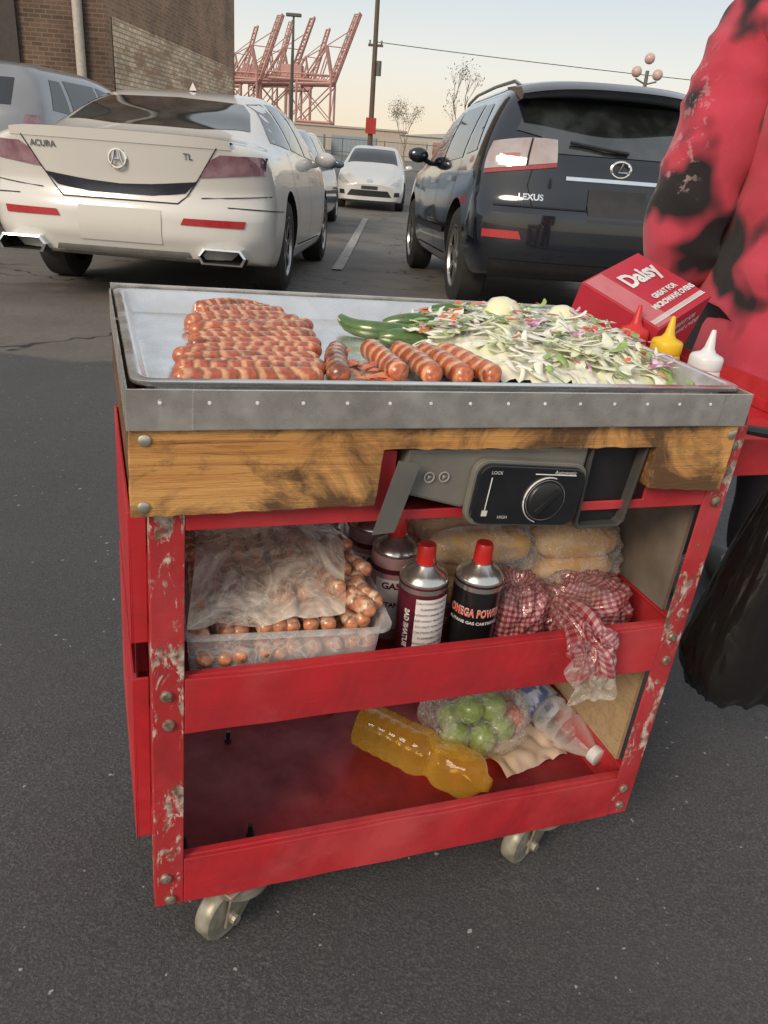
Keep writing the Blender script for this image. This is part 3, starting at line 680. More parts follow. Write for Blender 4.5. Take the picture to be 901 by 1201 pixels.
for i,(xr,sc,D) in enumerate(((-.172,1.0,520),(-.137,1.0,540),(-.090,1.05,520),(-.192,.9,640),(-.154,.95,660),(-.114,.92,640))):
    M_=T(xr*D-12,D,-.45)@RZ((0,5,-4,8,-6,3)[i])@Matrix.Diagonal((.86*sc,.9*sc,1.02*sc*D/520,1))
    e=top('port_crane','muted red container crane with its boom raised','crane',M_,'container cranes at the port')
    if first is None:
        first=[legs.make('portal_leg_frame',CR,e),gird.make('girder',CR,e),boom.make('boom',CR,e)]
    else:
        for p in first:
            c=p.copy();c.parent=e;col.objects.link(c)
# ------------------------------------------------------------------ far low things
CONT=[mat('container_%d'%i,c,.7) for i,c in enumerate([(.42,.24,.19),(.40,.39,.37),(.26,.32,.36),(.45,.40,.34)])]
for i in range(7):
    x=-26+i*7.2;tag(B().box((0,0,0),(6.4,2.5,2.6)).make('shipping_container',CONT[i%4],M=T(x,118+3*(i%3),-.45),bevel=.05),'weathered shipping container standing in the port yard','container','shipping containers in the yard')
tag(B().box((-16,0,0),(14,10,3.6)).prism([(-16.4,3.6),(14.4,3.6),(-1,5.0)],-.3,10.3).make('warehouse',mat('pale_warehouse',(.5,.48,.45),.8),M=T(14,150,-.45)),'long low pale warehouse with shallow gable roof','building')
tag(B().box((-40,0,0),(-8,14,5)).box((-40.4,-.3,5),(-7.6,14.3,5.4)).make('warehouse',mat('tan_warehouse',(.45,.39,.33),.8),M=T(6,210,-.45)),'long tan warehouse with a flat roof in the port','building')
bb=B()
for i in range(17):
    x=-20+i*3;bb.cyl((x,0,0),(x,0,1.9),.035,6)
for z in (.1,1.0,1.85): bb.tube([(-20,0,z),(28,0,z)],.022,4)
for i in range(161): x=-20+i*.3;bb.tube([(x,0,.1),(x,0,1.85)],.008,3)
tag(bb.make('fence',GREYP,M=T(0,62,-.45)),'grey metal mesh fence along the end of the lot','fence')
BARK=mat('bark',(.26,.21,.17),.9)
def tree(M,h,label,seed,leafy):
    rnd=random.Random(seed);e=top('tree',label,'tree',M)
    bb=B();tips=[]
    def br(p,d,L,r,k):
        q=p+d*L;mid=p+d*L*.5+V((rnd.uniform(-1,1),rnd.uniform(-1,1),0))*L*.05
        bb.tube([p,mid,q],[r,r*.8,r*.6],5)
        if k==0: tips.append(q);return
        for i in range(3 if k>1 else 4):
            dd=(d+V((rnd.uniform(-.6,.6),rnd.uniform(-.6,.6),rnd.uniform(.0,.6)))).normalized();br(p+d*L*rnd.uniform(.55,1),dd,L*rnd.uniform(.5,.75),r*.5,k-1)
    br(V((0,0,0)),V((0,0,1)),h*.42,h*.011,4)
    bb.make('trunk',BARK,e,smooth=True)
    lb=B()
    for t in tips:
        for i in range(leafy):
            c=t+V((rnd.gauss(0,1),rnd.gauss(0,1),rnd.gauss(0,1)))*h*.03;s=h*rnd.uniform(.006,.012)
            a=V((rnd.gauss(0,1),rnd.gauss(0,1),rnd.gauss(0,1))).normalized();b2=a.orthogonal().normalized()
            lb.add([c-a*s,c+b2*s*.6,c+a*s,c-b2*s*.6],[(0,1,2,3)])
    lb.make('crown',mat('spring_leaves',(.12,.13,.05),.7,0,(.20,.15,.08),.8),e,merge=False)
tree(T(2.9,58,-.45),7.5,'slender nearly bare spring tree past the fence',3,2)
tree(T(-.6,66,-.45),5.2,'small budding tree near the utility pole',8,9)
# ------------------------------------------------------------------ CART
CM=Matrix(((.93351,-.35644,.03889,-.2595),(.35687,.93414,-.00447,.7229),(-.03474,.01806,.99923,.1306),(0,0,0,1)))
def C(x,y,z): return CM@T(x,y,z)
W_=.74;D_=.41
cart=top('food_cart','worn red steel service cart with wooden beam and casters','cart',CM@T(0,0,-CH))
UP=T(0,0,CH)
def cp(bb,name,mt,**k): return bb.make(name,mt,cart,UP@k.pop('M',Matrix.Identity(4)),**k)
def angle(x,y,sx,sy,z0,z1):
    bb=B();t=.003;wd=.036
    bb.box((min(x,x+sx*wd),min(y,y+sy*t),z0),(max(x,x+sx*wd),max(y,y+sy*t),z1));bb.box((min(x,x+sx*t),min(y+sy*t,y+sy*wd),z0),(max(x,x+sx*t),max(y+sy*t,y+sy*wd),z1));return bb
cp(angle(0,0,1,1,0,.585),'post',REDW,bevel=.001)
cp(angle(W_,0,-1,1,0,.665),'post',REDM,bevel=.001)
cp(angle(0,D_,1,-1,0,.665),'post',RED,bevel=.001)
cp(angle(W_,D_,-1,-1,0,.665),'post',RED,bevel=.001)
def shelf(z,h,name,fl,frontskin=True):
    x0,x1,y0,y1=.0045,W_-.0045,.0045,D_-.0045;t=.003
    bb=B()
    bb.box((x0,y0,z),(x1,y1,z+t),mi=1)
    if frontskin: bb.box((x0,y0,z+t),(x1,y0+t,z+h));bb.box((x0+t,y0+t,z+h-.003),(x1-t,y0+.012,z+h))
    bb.box((x0,y1-t,z+t),(x1,y1,z+h));bb.box((x0,y0+t,z+t),(x0+t,y1-t,z+h));bb.box((x1-t,y0+t,z+t),(x1,y1-t,z+h))
    bb.box((x0+t,y1-.012,z+h-.003),(x1-t,y1-t,z+h))
    bb.box((x0+t,y0+.012,z+h-.003),(x0+.012,y1-.012,z+h));bb.box((x1-.012,y0+.012,z+h-.003),(x1-t,y1-.012,z+h))
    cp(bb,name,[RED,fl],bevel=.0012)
    if frontskin:
        nx_=40;vv=[];f=[]
        for i in range(nx_+1):
            x=.0365+(W_-.073)*i/nx_
            for j,(yy_,zz_) in enumerate(((.0040,z),(-.0015,z),(-.0015,z+h*.5),(-.0015,z+h),(.0040,z+h))):
                d=.0020*noise.noise(V((x*14,zz_*30,z*9)));vv.append((x,yy_+(d if j in(1,2,3) else 0),zz_+(.0020*noise.noise(V((x*11,z*7,3))) if j in (3,4) else 0)))
        for i in range(nx_):
            for j in range(5): f.append((5*i+j,5*i+5+j,5*i+5+(j+1)%5,5*i+(j+1)%5))
        f.append((0,1,2,3,4));f.append(tuple(5*nx_+k for k in (4,3,2,1,0)))
        cp(B().add(vv,f),'front_lip',RED,bevel=.001)
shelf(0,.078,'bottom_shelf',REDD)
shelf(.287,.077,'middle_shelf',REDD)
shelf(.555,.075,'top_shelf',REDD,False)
cp(B().prism([(.0365,.555),(.7035,.555),(.7035,.64),(.606,.64),(.606,.567),(.262,.567),(.262,.64),(.0365,.64)],.0005,.0040),'front_lip',RED,bevel=.001)
for z0,z1 in ((.40,.565),(.10,.35)):
    bb=B();bb.box((-.020,.03,z0),(-.017,.38,z1));bb.box((-.017,.03,z0),(-.001,.034,z1));bb.box((-.017,.376,z0),(-.001,.38,z1));cp(bb,'side_panel',RED,bevel=.001)
m,nt,bs=nt_new('speckled_side_panel')
vor=N(nt,'ShaderNodeTexVoronoi');vor.inputs['Scale'].default_value=1;vor.inputs['Randomness'].default_value=.35;nt.links.new(mapping(nt,(1,95,46),rot=(R(25),0,0)),vor.inputs['Vector'])
c=mix(nt,ramp(nt,vor.outputs['Distance'],[(.16,.9),(.24,0.)]),ramp(nt,noi(nt,14,6),[(.3,(.27,.235,.20)),(.7,(.15,.125,.105))]),(.75,.70,.62));nt.links.new(c,bs.inputs['Base Color']);bs.inputs['Roughness'].default_value=.4;bs.inputs['Metallic'].default_value=.2
cp(B().box((W_-.014,.037,.366),(W_-.008,D_-.037,.553)),'side_panel',m)
cp(B().box((W_-.016,.037,.08),(W_-.010,D_-.037,.285)),'side_panel',PLY)
for x,z in ((.016,.345),(.018,.303),(.014,.052),(.019,.012),(.722,.345),(.724,.303),(.720,.055),(.722,.020),(.722,.56),(.724,.605),(.722,.64)):
    cp(B().lathe([(.0075,0),(.0075,.002),(.0062,.0045),(.002,.0055)],14,T(x,0,z)@RX(90)),'bolt',RUST,smooth=True)
rw=random.Random(3)
def rough_edge(a,b_,n,amp):
    return [(a[0]+(b_[0]-a[0])*i/n+(rw.uniform(-amp,amp) if 0<i else 0),a[1]+(b_[1]-a[1])*i/n+(rw.uniform(-amp,amp) if 0<i else 0)) for i in range(n)]
cor=[(-.018,.5805),(.236,.583),(.240,.6475),(.592,.6445),(.590,.594),(.595,.590),(.709,.582),(.708,.672),(-.018,.673)]
front=[]
for i in range(len(cor)):
    a,b_=cor[i],cor[(i+1)%len(cor)];front+=rough_edge(a,b_,max(1,int((V(a)-V(b_)).length/.012)),.0010)
cp(B().prism(front,-.016,-.0018),'wooden_beam',WOOD,bevel=.0008)
cp(B().box((-.018,-.001,.60),(-.004,.44,.672)),'wooden_beam',WOODD,bevel=.002)
cp(B().box((-.018,.415,.60),(.709,.44,.672)),'wooden_beam',WOODD,bevel=.002)
cp(B().box((.745,.02,.62),(.757,.40,.672)),'wooden_beam',WOODD,bevel=.002)
for x,z in ((-.004,.662),(-.006,.592),(.70,.66)):
    cp(B().lathe([(.0065,0),(.006,.0018),(.004,.003)],14,T(x,-.016,z)@RX(90)),'screw',STEEL,smooth=True)
def caster(x,y,rot,s_=1):
    e=bpy.data.objects.new('caster',None);col.objects.link(e);e.parent=cart;e.matrix_local=T(x,y,0)@RZ(rot)
    B().box((-.050,-.036,.105),(.050,.036,.1085)).make('mounting_plate',STEEL,e,bevel=.001)
    B().lathe([(.034,.078),(.046,.084),(.046,.098),(.030,.105)],28).make('swivel_ring',STEEL,e,smooth=True)
    for s in (1,-1):
        B().add([(.034,s*.020,.086),(-.036,s*.020,.086),(-.046,s*.020,.034),(-.018,s*.020,.030),(.034,s*.024,.086),(-.036,s*.024,.086),(-.046,s*.024,.034),(-.018,s*.024,.030)],[(0,1,2,3),(7,6,5,4),(0,4,5,1),(1,5,6,2),(2,6,7,3),(3,7,4,0)]).make('fork',STEEL,e,bevel=.001)
    M_=T(-.030,-.015,.042)@RX(-90)
    B().lathe([(.012,-.001),(.014,0),(.028,.0),(.039,.002),(.042,.006),(.042,.024),(.039,.028),(.028,.030),(.012,.031)],36,M_).make('wheel',WHEELR,e,smooth=True)
    B().cyl((-.030,-.030,.042),(-.030,.030,.042),.008,10).make('axle',STEEL,e)
caster(.118,.048,35);caster(.612,.060,28);caster(.10,.35,40);caster(.64,.35,100)
cp(B().add([(.236,-.0175,.548),(.262,-.0175,.550),(.283,-.0175,.632),(.257,-.0175,.636),(.236,-.019,.548),(.262,-.019,.550),(.283,-.019,.632),(.257,-.019,.636)],[(0,1,2,3),(7,6,5,4),(0,4,5,1),(1,5,6,2),(2,6,7,3),(3,7,4,0)]),'tape_strap',GREYP)
TX0,TX1,TY0,TY1=-.020,.711,-.0205,.449
bb=B()
bb.box((TX0,TY0,.673),(TX1,TY0+.0018,.7135));bb.box((TX0+.06,TY0-.0022,.6745),(TX1-.045,TY0-.0003,.714))
bb.box((TX0,TY0+.0018,.673),(TX0+.0018,TY1,.7135));bb.box((TX1-.0018,TY0+.0018,.673),(TX1,TY1,.7135));bb.box((TX0+.0018,TY1-.0018,.673),(TX1-.0018,TY1,.722))
bb.box((TX0+.0018,TY0+.0018,.6735),(TX1-.0018,TY0+.03,.6755))
x=TX0+.03
while x<TX1-.02:
    bb.lathe([(.0019,0),(.0019,.0006)],8,T(x,TY0-.0022,.7015)@RX(90),mi=1);bb.lathe([(.0022,0),(.0022,.0006)],8,T(x,TY1-.0018,.711)@RX(90),mi=1);x+=.0455
cp(bb,'metal_rim',[GALV,HOLE],bevel=.0008)
bb=B()
bb.box((.742,.05,.572),(1.10,.054,.628));bb.box((.742,.054,.572),(1.10,.80,.576));bb.box((1.096,.054,.576),(1.10,.80,.628));bb.box((.742,.796,.576),(1.096,.80,.628))
cp(bb,'side_tray',RED,bevel=.0015)
cp(B().tube([(.745,.02,.655),(.80,.0,.652),(.95,-.01,.648),(1.05,.0,.64)],[.006,.008,.008,.008],8),'handle',BLACK,smooth=True)
# ------------------------------------------------------------------ pans
def pan_mesh(x0,y0,x1,y1,zf,zr):
    def rr(x0,y0,x1,y1,r,z,n=6):
        pts=[]
        for cx,cy,a0 in ((x1-r,y0+r,-90),(x1-r,y1-r,0),(x0+r,y1-r,90),(x0+r,y0+r,180)):
            for i in range(n+1):
                a=R(a0+90*i/n);pts.append((cx+r*math.cos(a),cy+r*math.sin(a),z))
        return pts
    rings=[rr(x0,y0,x1,y1,.02,zr-.004),rr(x0,y0,x1,y1,.02,zr),rr(x0+.006,y0+.006,x1-.006,y1-.006,.018,zr+.001),rr(x0+.010,y0+.010,x1-.010,y1-.010,.018,zr-.001),rr(x0+.018,y0+.018,x1-.018,y1-.018,.018,zf+.003),rr(x0+.022,y0+.022,x1-.022,y1-.022,.016,zf)]
    v=[p for r in rings for p in r];n=len(rings[0]);f=[]
    for k in range(len(rings)-1):
        for i in range(n): j=(i+1)%n;f.append((k*n+i,k*n+j,(k+1)*n+j,(k+1)*n+i))
    f.append(tuple((len(rings)-1)*n+i for i in range(n)))
    return B().add(v,f)
PZF=.688
o=pan_mesh(TX0+.006,TY0+.012,TX1-.006,TY1-.012,0,.029).make('baking_tray',PAN,M=C(0,0,PZF),smooth=True);o.modifiers.new('s','SOLIDIFY').thickness=-.001
tag(o,'shallow aluminium baking tray lying in the metal rim','tray')
# ------------------------------------------------------------------ bacon hot dogs
m,nt,bs=nt_new('bacon')
at=nt.nodes.new('ShaderNodeAttribute');at.attribute_name='Col'
f=noi(nt,150,5,.7)
c=mix(nt,1.0,at.outputs['Color'],ramp(nt,f,[(.3,(.66,.58,.54)),(.65,(1.22,1.16,1.10))]),'MULTIPLY')
nt.links.new(c,bs.inputs['Base Color']);bs.inputs['Roughness'].default_value=.3;bs.inputs['Coat Weight'].default_value=.7;bs.inputs['Coat Roughness'].default_value=.12
bumpit(nt,bs,f,.45,.0015);BACON=m
def dog_mesh(L,r,seed,cook,turns=6,bend=.1):
    rnd=random.Random(seed);nu,nv=90,18;v=[];f=[];cl=[]
    ph=rnd.random()*6;off=V((rnd.random()*50,0,0));hand=rnd.choice((1,-1))
    meat=V((.47,.10,.038));fat=V((.74,.38,.20));char=V((.085,.026,.014));sk=V((.48,.13,.045))
    if cook<.3: meat=V((.56,.25,.15));fat=V((.78,.58,.44));sk=V((.58,.25,.13))
    wob=rnd.uniform(.2,.5)
    for k in range(nu+1):
        s=k/nu;x=(s-.5)*L
        e=min(s,1-s)*L
        rr=r*math.sqrt(max(0,1-(1-min(1,e/r))**2)) if e<r else r
        cy=bend*L*(s-.5)**2*2+.0016*wob*math.sin(s*9+ph);cz=.0010*wob*math.sin(s*7+ph*2)
        for i in range(nv):
            a=2*math.pi*i/nv
            h=(s*turns+hand*a/(2*math.pi)+ph+.30*noise.noise(V((s*4,math.cos(a),math.sin(a)))+off))%1
            wr=1 if .05<s<.95 else 0
            bumpf=1+wr*(.075*(1-h)**1.3-.03)+.035*noise.noise(V((s*8,math.cos(a)*1.5,math.sin(a)*1.5))+off)
            v.append((x,rr*bumpf*math.cos(a)+cy,rr*bumpf*math.sin(a)+cz))
            if wr:
                g=sm(.38+.75*math.sin(h*2*math.pi+.8)+.35*noise.noise(V((h*4,s*16,seed))));c=meat*(1-g)+fat*g
                if h>.82: c=c*.45
            else: c=sk
            n_=.7*noise.noise(V((s*4,math.cos(a)*1.2,math.sin(a)*1.2))+off*2)+.35*noise.noise(V((s*30,math.cos(a)*3,math.sin(a)*3))+off)
            kk=.8*sm((n_+cook-.38)*1.6);c=c*(1-kk)+char*kk
            cl.append((*c,1))
    for k in range(nu):
        for i in range(nv):
            j=(i+1)%nv;f.append((k*nv+i,k*nv+j,(k+1)*nv+j,(k+1)*nv+i))
    f.append(tuple(range(nv)));f.append(tuple(nu*nv+i for i in range(nv)))
    me=bpy.data.meshes.new('hot_dog');me.from_pydata(v,[],f)
    ca=me.color_attributes.new('Col','FLOAT_COLOR','POINT')
    for i,c in enumerate(cl): ca.data[i].color=c
    for p in me.polygons:p.use_smooth=True
    me.materials.append(BACON);return me
def put(me,name,M,label,cat,group=None):
    o=bpy.data.objects.new(name,me);col.objects.link(o);o.matrix_world=M;tag(o,label,cat,group);return o
meshes=[dog_mesh(.142,.0108+.0006*(i%2),i,.34+.06*(i%4),turns=8+(i%3)*1.2,bend=.08*((i%5)-2)/2) for i in range(12)]
rnd=random.Random(5)
GD='bacon wrapped hot dogs grilling on the tray'
for i in range(16):
    t=i/15;y=.062+.358*t;xl=np.interp(t,[0,.3,.7,1],[.026,.036,.068,.096]);xr=np.interp(t,[0,.35,.55,.8,1],[.188,.234,.256,.232,.188])
    sc=(xr-xl)/.142;sh=rnd.uniform(-.008,.008)
    put(meshes[(i*5)%12],'hot_dog',C((xl+xr)/2+sh,y,PZF+.0116+rnd.uniform(0,.003))@RZ(3+14*t+rnd.uniform(-2.5,2.5))@RX(rnd.uniform(0,360))@Matrix.Diagonal((max(.78,min(1.18,sc)),1,1,1)),'browned bacon wrapped hot dog in the row on the tray','hot dog',GD)
meshes2=[dog_mesh(.125,.0136,20+i,c,turns=6.5,bend=.04) for i,c in enumerate((.74,.34,.44,.32,.31))]
for i,(x,a) in enumerate(((.211,76),(.285,93),(.326,94),(.362,97),(.396,99))):
    put(meshes2[i],'hot_dog',C(x+(.01 if i==0 else 0),.122+(.01 if i else 0),PZF+.016)@RZ(a+rnd.uniform(-3,3))@RX(rnd.uniform(0,360)),'plump bacon wrapped hot dog beside the onions','hot dog',GD)
# ------------------------------------------------------------------ vegetables
def veg(name,c,c2,sc,lo=.4,hi=.7):
    m=mat(name,c,.20,0,c2,sc,coat=.7,lo=lo,hi=hi);b_=m.node_tree.nodes['Principled BSDF'];b_.inputs['Subsurface Weight'].default_value=.35;b_.inputs['Subsurface Radius'].default_value=(.004,.004,.002);b_.inputs['Subsurface Scale'].default_value=1;return m
ONI=veg('onion_white',(.84,.82,.70),(.68,.73,.40),16,.45,.75)
GRN=mat('green_pepper',(.16,.31,.05),.3,0,(.38,.48,.16),60,coat=.4)
REDP=mat('red_pepper',(.60,.06,.02),.3,0,(.70,.26,.10),60,coat=.4)
PUR=mat('purple_onion',(.42,.14,.28),.3,0,(.78,.62,.68),70,coat=.4,lo=.42,hi=.58)
CHI=mat('green_chili',(.045,.11,.022),.25,0,(.10,.16,.04),50,coat=.6,bump=.3,bscale=60)
def mound(x,y):
    cx,cy=.555,.235;a=(x-cx)/.20;b2=(y-cy)/.195;d=a*a+b2*b2
    return .040*max(0,1-d)**.5
def strands(n,seed,wmin=.0028,wmax=.0078,rmin=.018,rmax=.042,zo=0,arm=2.4,broad=.3):
    rnd=random.Random(seed);bb=B()
    for i in range(n):
        while True:
            x=rnd.uniform(.34,.685);y=rnd.uniform(.05,.415)
            a=(x-.545)/.185;c=(y-.235)/.205
            if abs(a)**2.4+abs(c)**2.4<1.05*rnd.uniform(.75,1.1) or (y<.13 and .42<x<.69 and rnd.random()<.45): break
        if y<.20 and x<.43: continue
        r=rnd.uniform(rmin,rmax);ar=rnd.uniform(.8,arm);t0=rnd.uniform(0,6.28);q=Quaternion(V((rnd.gauss(0,.2),rnd.gauss(0,.2),1)).normalized(),rnd.uniform(0,6.28));tl=Quaternion(V((rnd.gauss(0,1),rnd.gauss(0,1),.01)).normalized(),rnd.gauss(0,.38))
        z=mound(x,y)+rnd.uniform(.001,.012)+zo;pts=[]
        for k in range(9):
            a=t0+ar*k/8;p=V((r*math.cos(a),r*math.sin(a)*.75,0));p-=V((r*math.cos(t0+ar/2),r*math.sin(t0+ar/2)*.75,0));p=tl@p;p=q@p
            X_=min(.69,x+p.x);Y_=min(.418,max(.008,y+p.y));zz=z+p.z;zz=.5*zz+.5*(mound(X_,Y_)+(z-mound(x,y))+p.z*.6);pts.append((X_,Y_,max(.003,zz)))
        wd=rnd.uniform(wmin,wmax)*(.6+.4*rnd.random());fl=rnd.uniform(.22,.42)
        if rnd.random()<broad: wd*=1.6;fl*=.5
        bb.tube(pts,[wd*.4,wd*.8]+[wd]*5+[wd*.8,wd*.4],8,flat=fl)
    return bb
bb=strands(430,1)
def mf(u,v_):
    x=.355+.345*u;y=.045+.375*v_;return (x,y,mound(x,y)-.003+.010*noise.noise(V((x*70,y*70,0))))
vv=[];n=44
for j in range(n+1):
    for i in range(n+1): vv.append(mf(i/n,j/n))
bb.add(vv,[(j*(n+1)+i,j*(n+1)+i+1,(j+1)*(n+1)+i+1,(j+1)*(n+1)+i) for j in range(n) for i in range(n) if vv[j*(n+1)+i][2]>.002],mi=0)
o=bb.make('sliced_onion',ONI,M=C(0,0,PZF),smooth=True,merge=False);tag(o,'heap of sliced white onion strips on the tray','food',kind='stuff')
o=strands(80,2,wmax=.0065,rmin=.010,rmax=.026,zo=.008).make('sliced_green_pepper',GRN,M=C(0,0,PZF),smooth=True,merge=False);tag(o,'green pepper strips mixed through the onions','food',kind='stuff')
o=strands(46,3,.003,.0070,rmin=.007,rmax=.016,zo=.012).make('sliced_red_pepper',REDP,M=C(0,0,PZF),smooth=True,merge=False);tag(o,'red pepper pieces mixed through the onions','food',kind='stuff')
o=strands(44,4,wmax=.0065,rmin=.014,rmax=.030,zo=.010).make('sliced_purple_onion',PUR,M=C(0,0,PZF),smooth=True,merge=False);tag(o,'purple onion strips mixed through the heap','food',kind='stuff')
rnd=random.Random(9);bb=B()
for i in range(22):
    c=V((.248+rnd.uniform(-.02,.022),.105+rnd.uniform(-.04,.05),.006+rnd.random()*.012));a=rnd.random()*6
    bb.tube([c,c+V((.012*math.cos(a),.012*math.sin(a),.003)),c+V((.02*math.cos(a+.5),.02*math.sin(a+.5),.0))],[.002,.005,.002],5,flat=.4)
o=bb.make('grilled_pepper_scraps',REDP,M=C(0,0,PZF),smooth=True,merge=False);tag(o,'small red grilled pepper scraps by the hot dogs','food',kind='stuff')
def chili(pts,r,lab):
    n=len(pts);rad=[r*math.sin(math.pi*(.10+.84*i/(n-1)))**.7 for i in range(n)]
    o=B().tube(pts,rad,12).make('green_chili',CHI,M=C(0,0,PZF),smooth=True,sub=1);tag(o,lab,'vegetable','grilled green chilies')
chili([(.288,.345,.024),(.293,.325,.014),(.315,.30,.014),(.345,.288,.016),(.375,.283,.018),(.395,.280,.018)],.014,'long blistered green chili lying on the tray')
chili([(.318,.262,.014),(.34,.252,.016),(.37,.248,.017),(.40,.245,.016)],.015,'thick grilled green chili beside the onions')
chili([(.345,.33,.016),(.37,.322,.022),(.40,.310,.028),(.425,.305,.032)],.014,'dark green grilled chili under onion slices')
chili([(.41,.37,.016),(.44,.362,.034),(.47,.350,.040),(.49,.345,.040)],.011,'small grilled green chili on the onion heap')
OH=mat('onion_half',(.76,.75,.46),.2,0,(.80,.78,.60),14,coat=.6)
for x,y,s in ((.530,.310,.032),(.625,.295,.028)):
    bb=B();bb.ball((0,0,0),(s,s,s*.8),24,14,fn=lambda d:1+.02*math.sin(10*math.atan2(d.y,d.x)))
    o=bb.make('onion',OH,M=C(x,y,PZF+mound(x,y)+.002)@RX(40),smooth=True);tag(o,'peeled pale green onion half on the heap','onion','onion halves')
# ------------------------------------------------------------------ camping stove
sv=top('gas_stove','grey portable gas stove with black dial panel','stove',C(0,0,0))
GRST=mat('stove_grey',(.22,.21,.185),.4,.2,(.165,.157,.14),10)
B().prism([(.264,.592),(.272,.644),(.504,.643),(.500,.575),(.345,.570)],-.006,.30).make('housing',GRST,sv,bevel=.004)
def rrect(x0,z0,x1,z1,r,n=5):
    p=[]
    for cx,cz,a0 in ((x1-r,z0+r,-90),(x1-r,z1-r,0),(x0+r,z1-r,90),(x0+r,z0+r,180)):
        for i in range(n+1): a=R(a0+90*i/n);p.append((cx+r*math.cos(a),cz+r*math.sin(a)))
    return p
PM=T(.424,-.010,.589)@RY(4)
B().prism(rrect(-.071,-.037,.071,.037,.016),-.012,.004,PM).make('control_panel',mat('gloss_black',(.010,.011,.014),.22,0,(.016,.017,.02),30,coat=.5),sv,bevel=.002)
B().prism(rrect(-.075,-.041,.075,.041,.018),-.006,.003,PM).make('panel_frame',GRST,sv,bevel=.001)
bb=B();bb.lathe([(.024,0),(.023,.003),(.021,.0045),(.004,.005)],32,PM@T(.022,-.0125,-.004)@RX(90));bb.box((-.0025,-.0200,-.019),(.0025,-.0172,.019),PM@T(.022,0,-.004)@RY(40));bb.make('dial',BLACK,sv,smooth=True)
pts=[(.022+.029*math.cos(R(a)),-.0132,-.004+.029*math.sin(R(a))) for a in range(75,260,10)]
B().tube([PM@V(p) for p in pts],.0016,5,flat=.4).make('dial_marking',WHITE,sv)
RIM=mat('pale_dial_ring',(.35,.36,.37),.4)
B().tube([PM@V((.022+.0255*math.cos(R(a)),-.0131,-.004+.0255*math.sin(R(a)))) for a in range(0,361,12)],.0007,5,flat=.4).make('dial_ring',RIM,sv)
B().tube([PM@V((.0,-.0133,.0285)),PM@V((.055,-.0133,.0285))],.0007,4).make('dial_marking',WHITE,sv)
B().tube([PM@V((-.055,-.0133,.022)),PM@V((-.055,-.0133,-.018))],.0007,4).make('dial_marking',WHITE,sv)
B().box((-.058,-.0135,-.026),(-.051,-.0128,-.019),PM).make('dial_marking',WHITE,sv)
text('lettering','Automatic',.007,WHITE,lambda x,y:PM@V((x+.04,-.0132,y+.0315)),sv);text('lettering','HIGH',.0055,WHITE,lambda x,y:PM@V((x-.03,-.0132,y-.027)),sv)
text('lettering','LOCK',.0055,WHITE,lambda x,y:PM@V((x-.05,-.0132,y+.028)),sv)
GP2=mat('grey_print',(.42,.41,.38),.5)
for x in (.300,.318):
    M_=T(x,-.0075,.611)@RX(90);bb=B();bb.lathe([(.0065,0),(.0065,.0012),(.0052,.0012),(.0052,0)],18,M_,cap=False);bb.lathe([(.003,0),(.001,.0012)],3,M_);bb.make('warning_mark',GP2,sv)
B().prism([(.506,.641),(.506,.541),(.512,.534),(.570,.534),(.578,.541),(.588,.641),(.584,.641),(.574,.543),(.569,.538),(.514,.538),(.510,.543),(.510,.641)],-.008,.12).make('cartridge_compartment',mat('compartment_grey',(.07,.068,.062),.45),sv,bevel=.0008)
B().prism([(.5105,.6405),(.5105,.5435),(.5145,.5385),(.5685,.5385),(.5735,.5435),(.5835,.6405)],.006,.010).make('compartment_back',BLACK,sv)
cp(B().box((.505,.124,.57),(.606,.128,.66)),'inner_plate',DARKV)
# ------------------------------------------------------------------ middle shelf
ZM=.2905
def film(name,base,facing,colr=(.85,.84,.82),rough=.14,bs_=18,amt=.35,lo=.42,hi=.62,mul=1.8):
    m,nt,bs=nt_new(name);bs.inputs['Base Color'].default_value=(*colr,1);bs.inputs['Roughness'].default_value=rough;bs.inputs['Specular IOR Level'].default_value=.9
    tr=N(nt,'ShaderNodeBsdfTransparent');mx=N(nt,'ShaderNodeMixShader')
    lw=N(nt,'ShaderNodeLayerWeight');lw.inputs[0].default_value=.3
    n1=noi(nt,bs_,5,.6,dist=1.2)
    n2=noi(nt,bs_*1.6,3,.5,dist=2.0)
    ridge=ramp(nt,n2,[(.47,0.),(.50,.55),(.53,0.)])
    f_=ramp(nt,n1,[(lo,base*.4),(hi,min(1,base*mul))])
    fac=math2(nt,'ADD',math2(nt,'ADD',f_,math2(nt,'MULTIPLY',ridge,facing*1.3)),math2(nt,'MULTIPLY',lw.outputs['Facing'],facing),True)
    nt.links.new(fac,mx.inputs[0]);nt.links.new(tr.outputs[0],mx.inputs[1]);nt.links.new(bs.outputs[0],mx.inputs[2]);nt.links.new(mx.outputs[0],nt.nodes['Material Output'].inputs[0])
    bumpit(nt,bs,n1,amt,.01);return m
CLEAR=film('clear_plastic_bin',.38,.35,(.80,.78,.76),.2,10,.1,.3,.7,1.3)
FILM=film('plastic_film',.12,.34,(.94,.90,.84),.06,22,1.0)
FILM2=film('milky_plastic',.46,.34,(.76,.65,.55),.12,12,.7)
bx=top('storage_bin','clear plastic bin of raw hot dogs on the middle shelf','bin',C(.176,.20,ZM)@RZ(-5))
o=pan_mesh(-.130,-.187,.130,.175,.002,.112).make('bin_wall',CLEAR,bx,smooth=True)
rawm=[dog_mesh(.105,.0108,40+i,.05,turns=4.5,bend=.05) for i in range(4)]
rnd=random.Random(11);GR='raw bacon wrapped hot dogs in the bin'
for lay in range(2):
    for k in range(10):
        x=.066+k*.0222+rnd.uniform(-.002,.002)
        put(rawm[rnd.randrange(4)],'hot_dog',C(x,.080+.014*lay,ZM+.074+.024*lay)@RZ(90+rnd.uniform(-8,8))@RX(rnd.uniform(0,360)),'raw bacon wrapped hot dog packed in the bin','hot dog',GR)
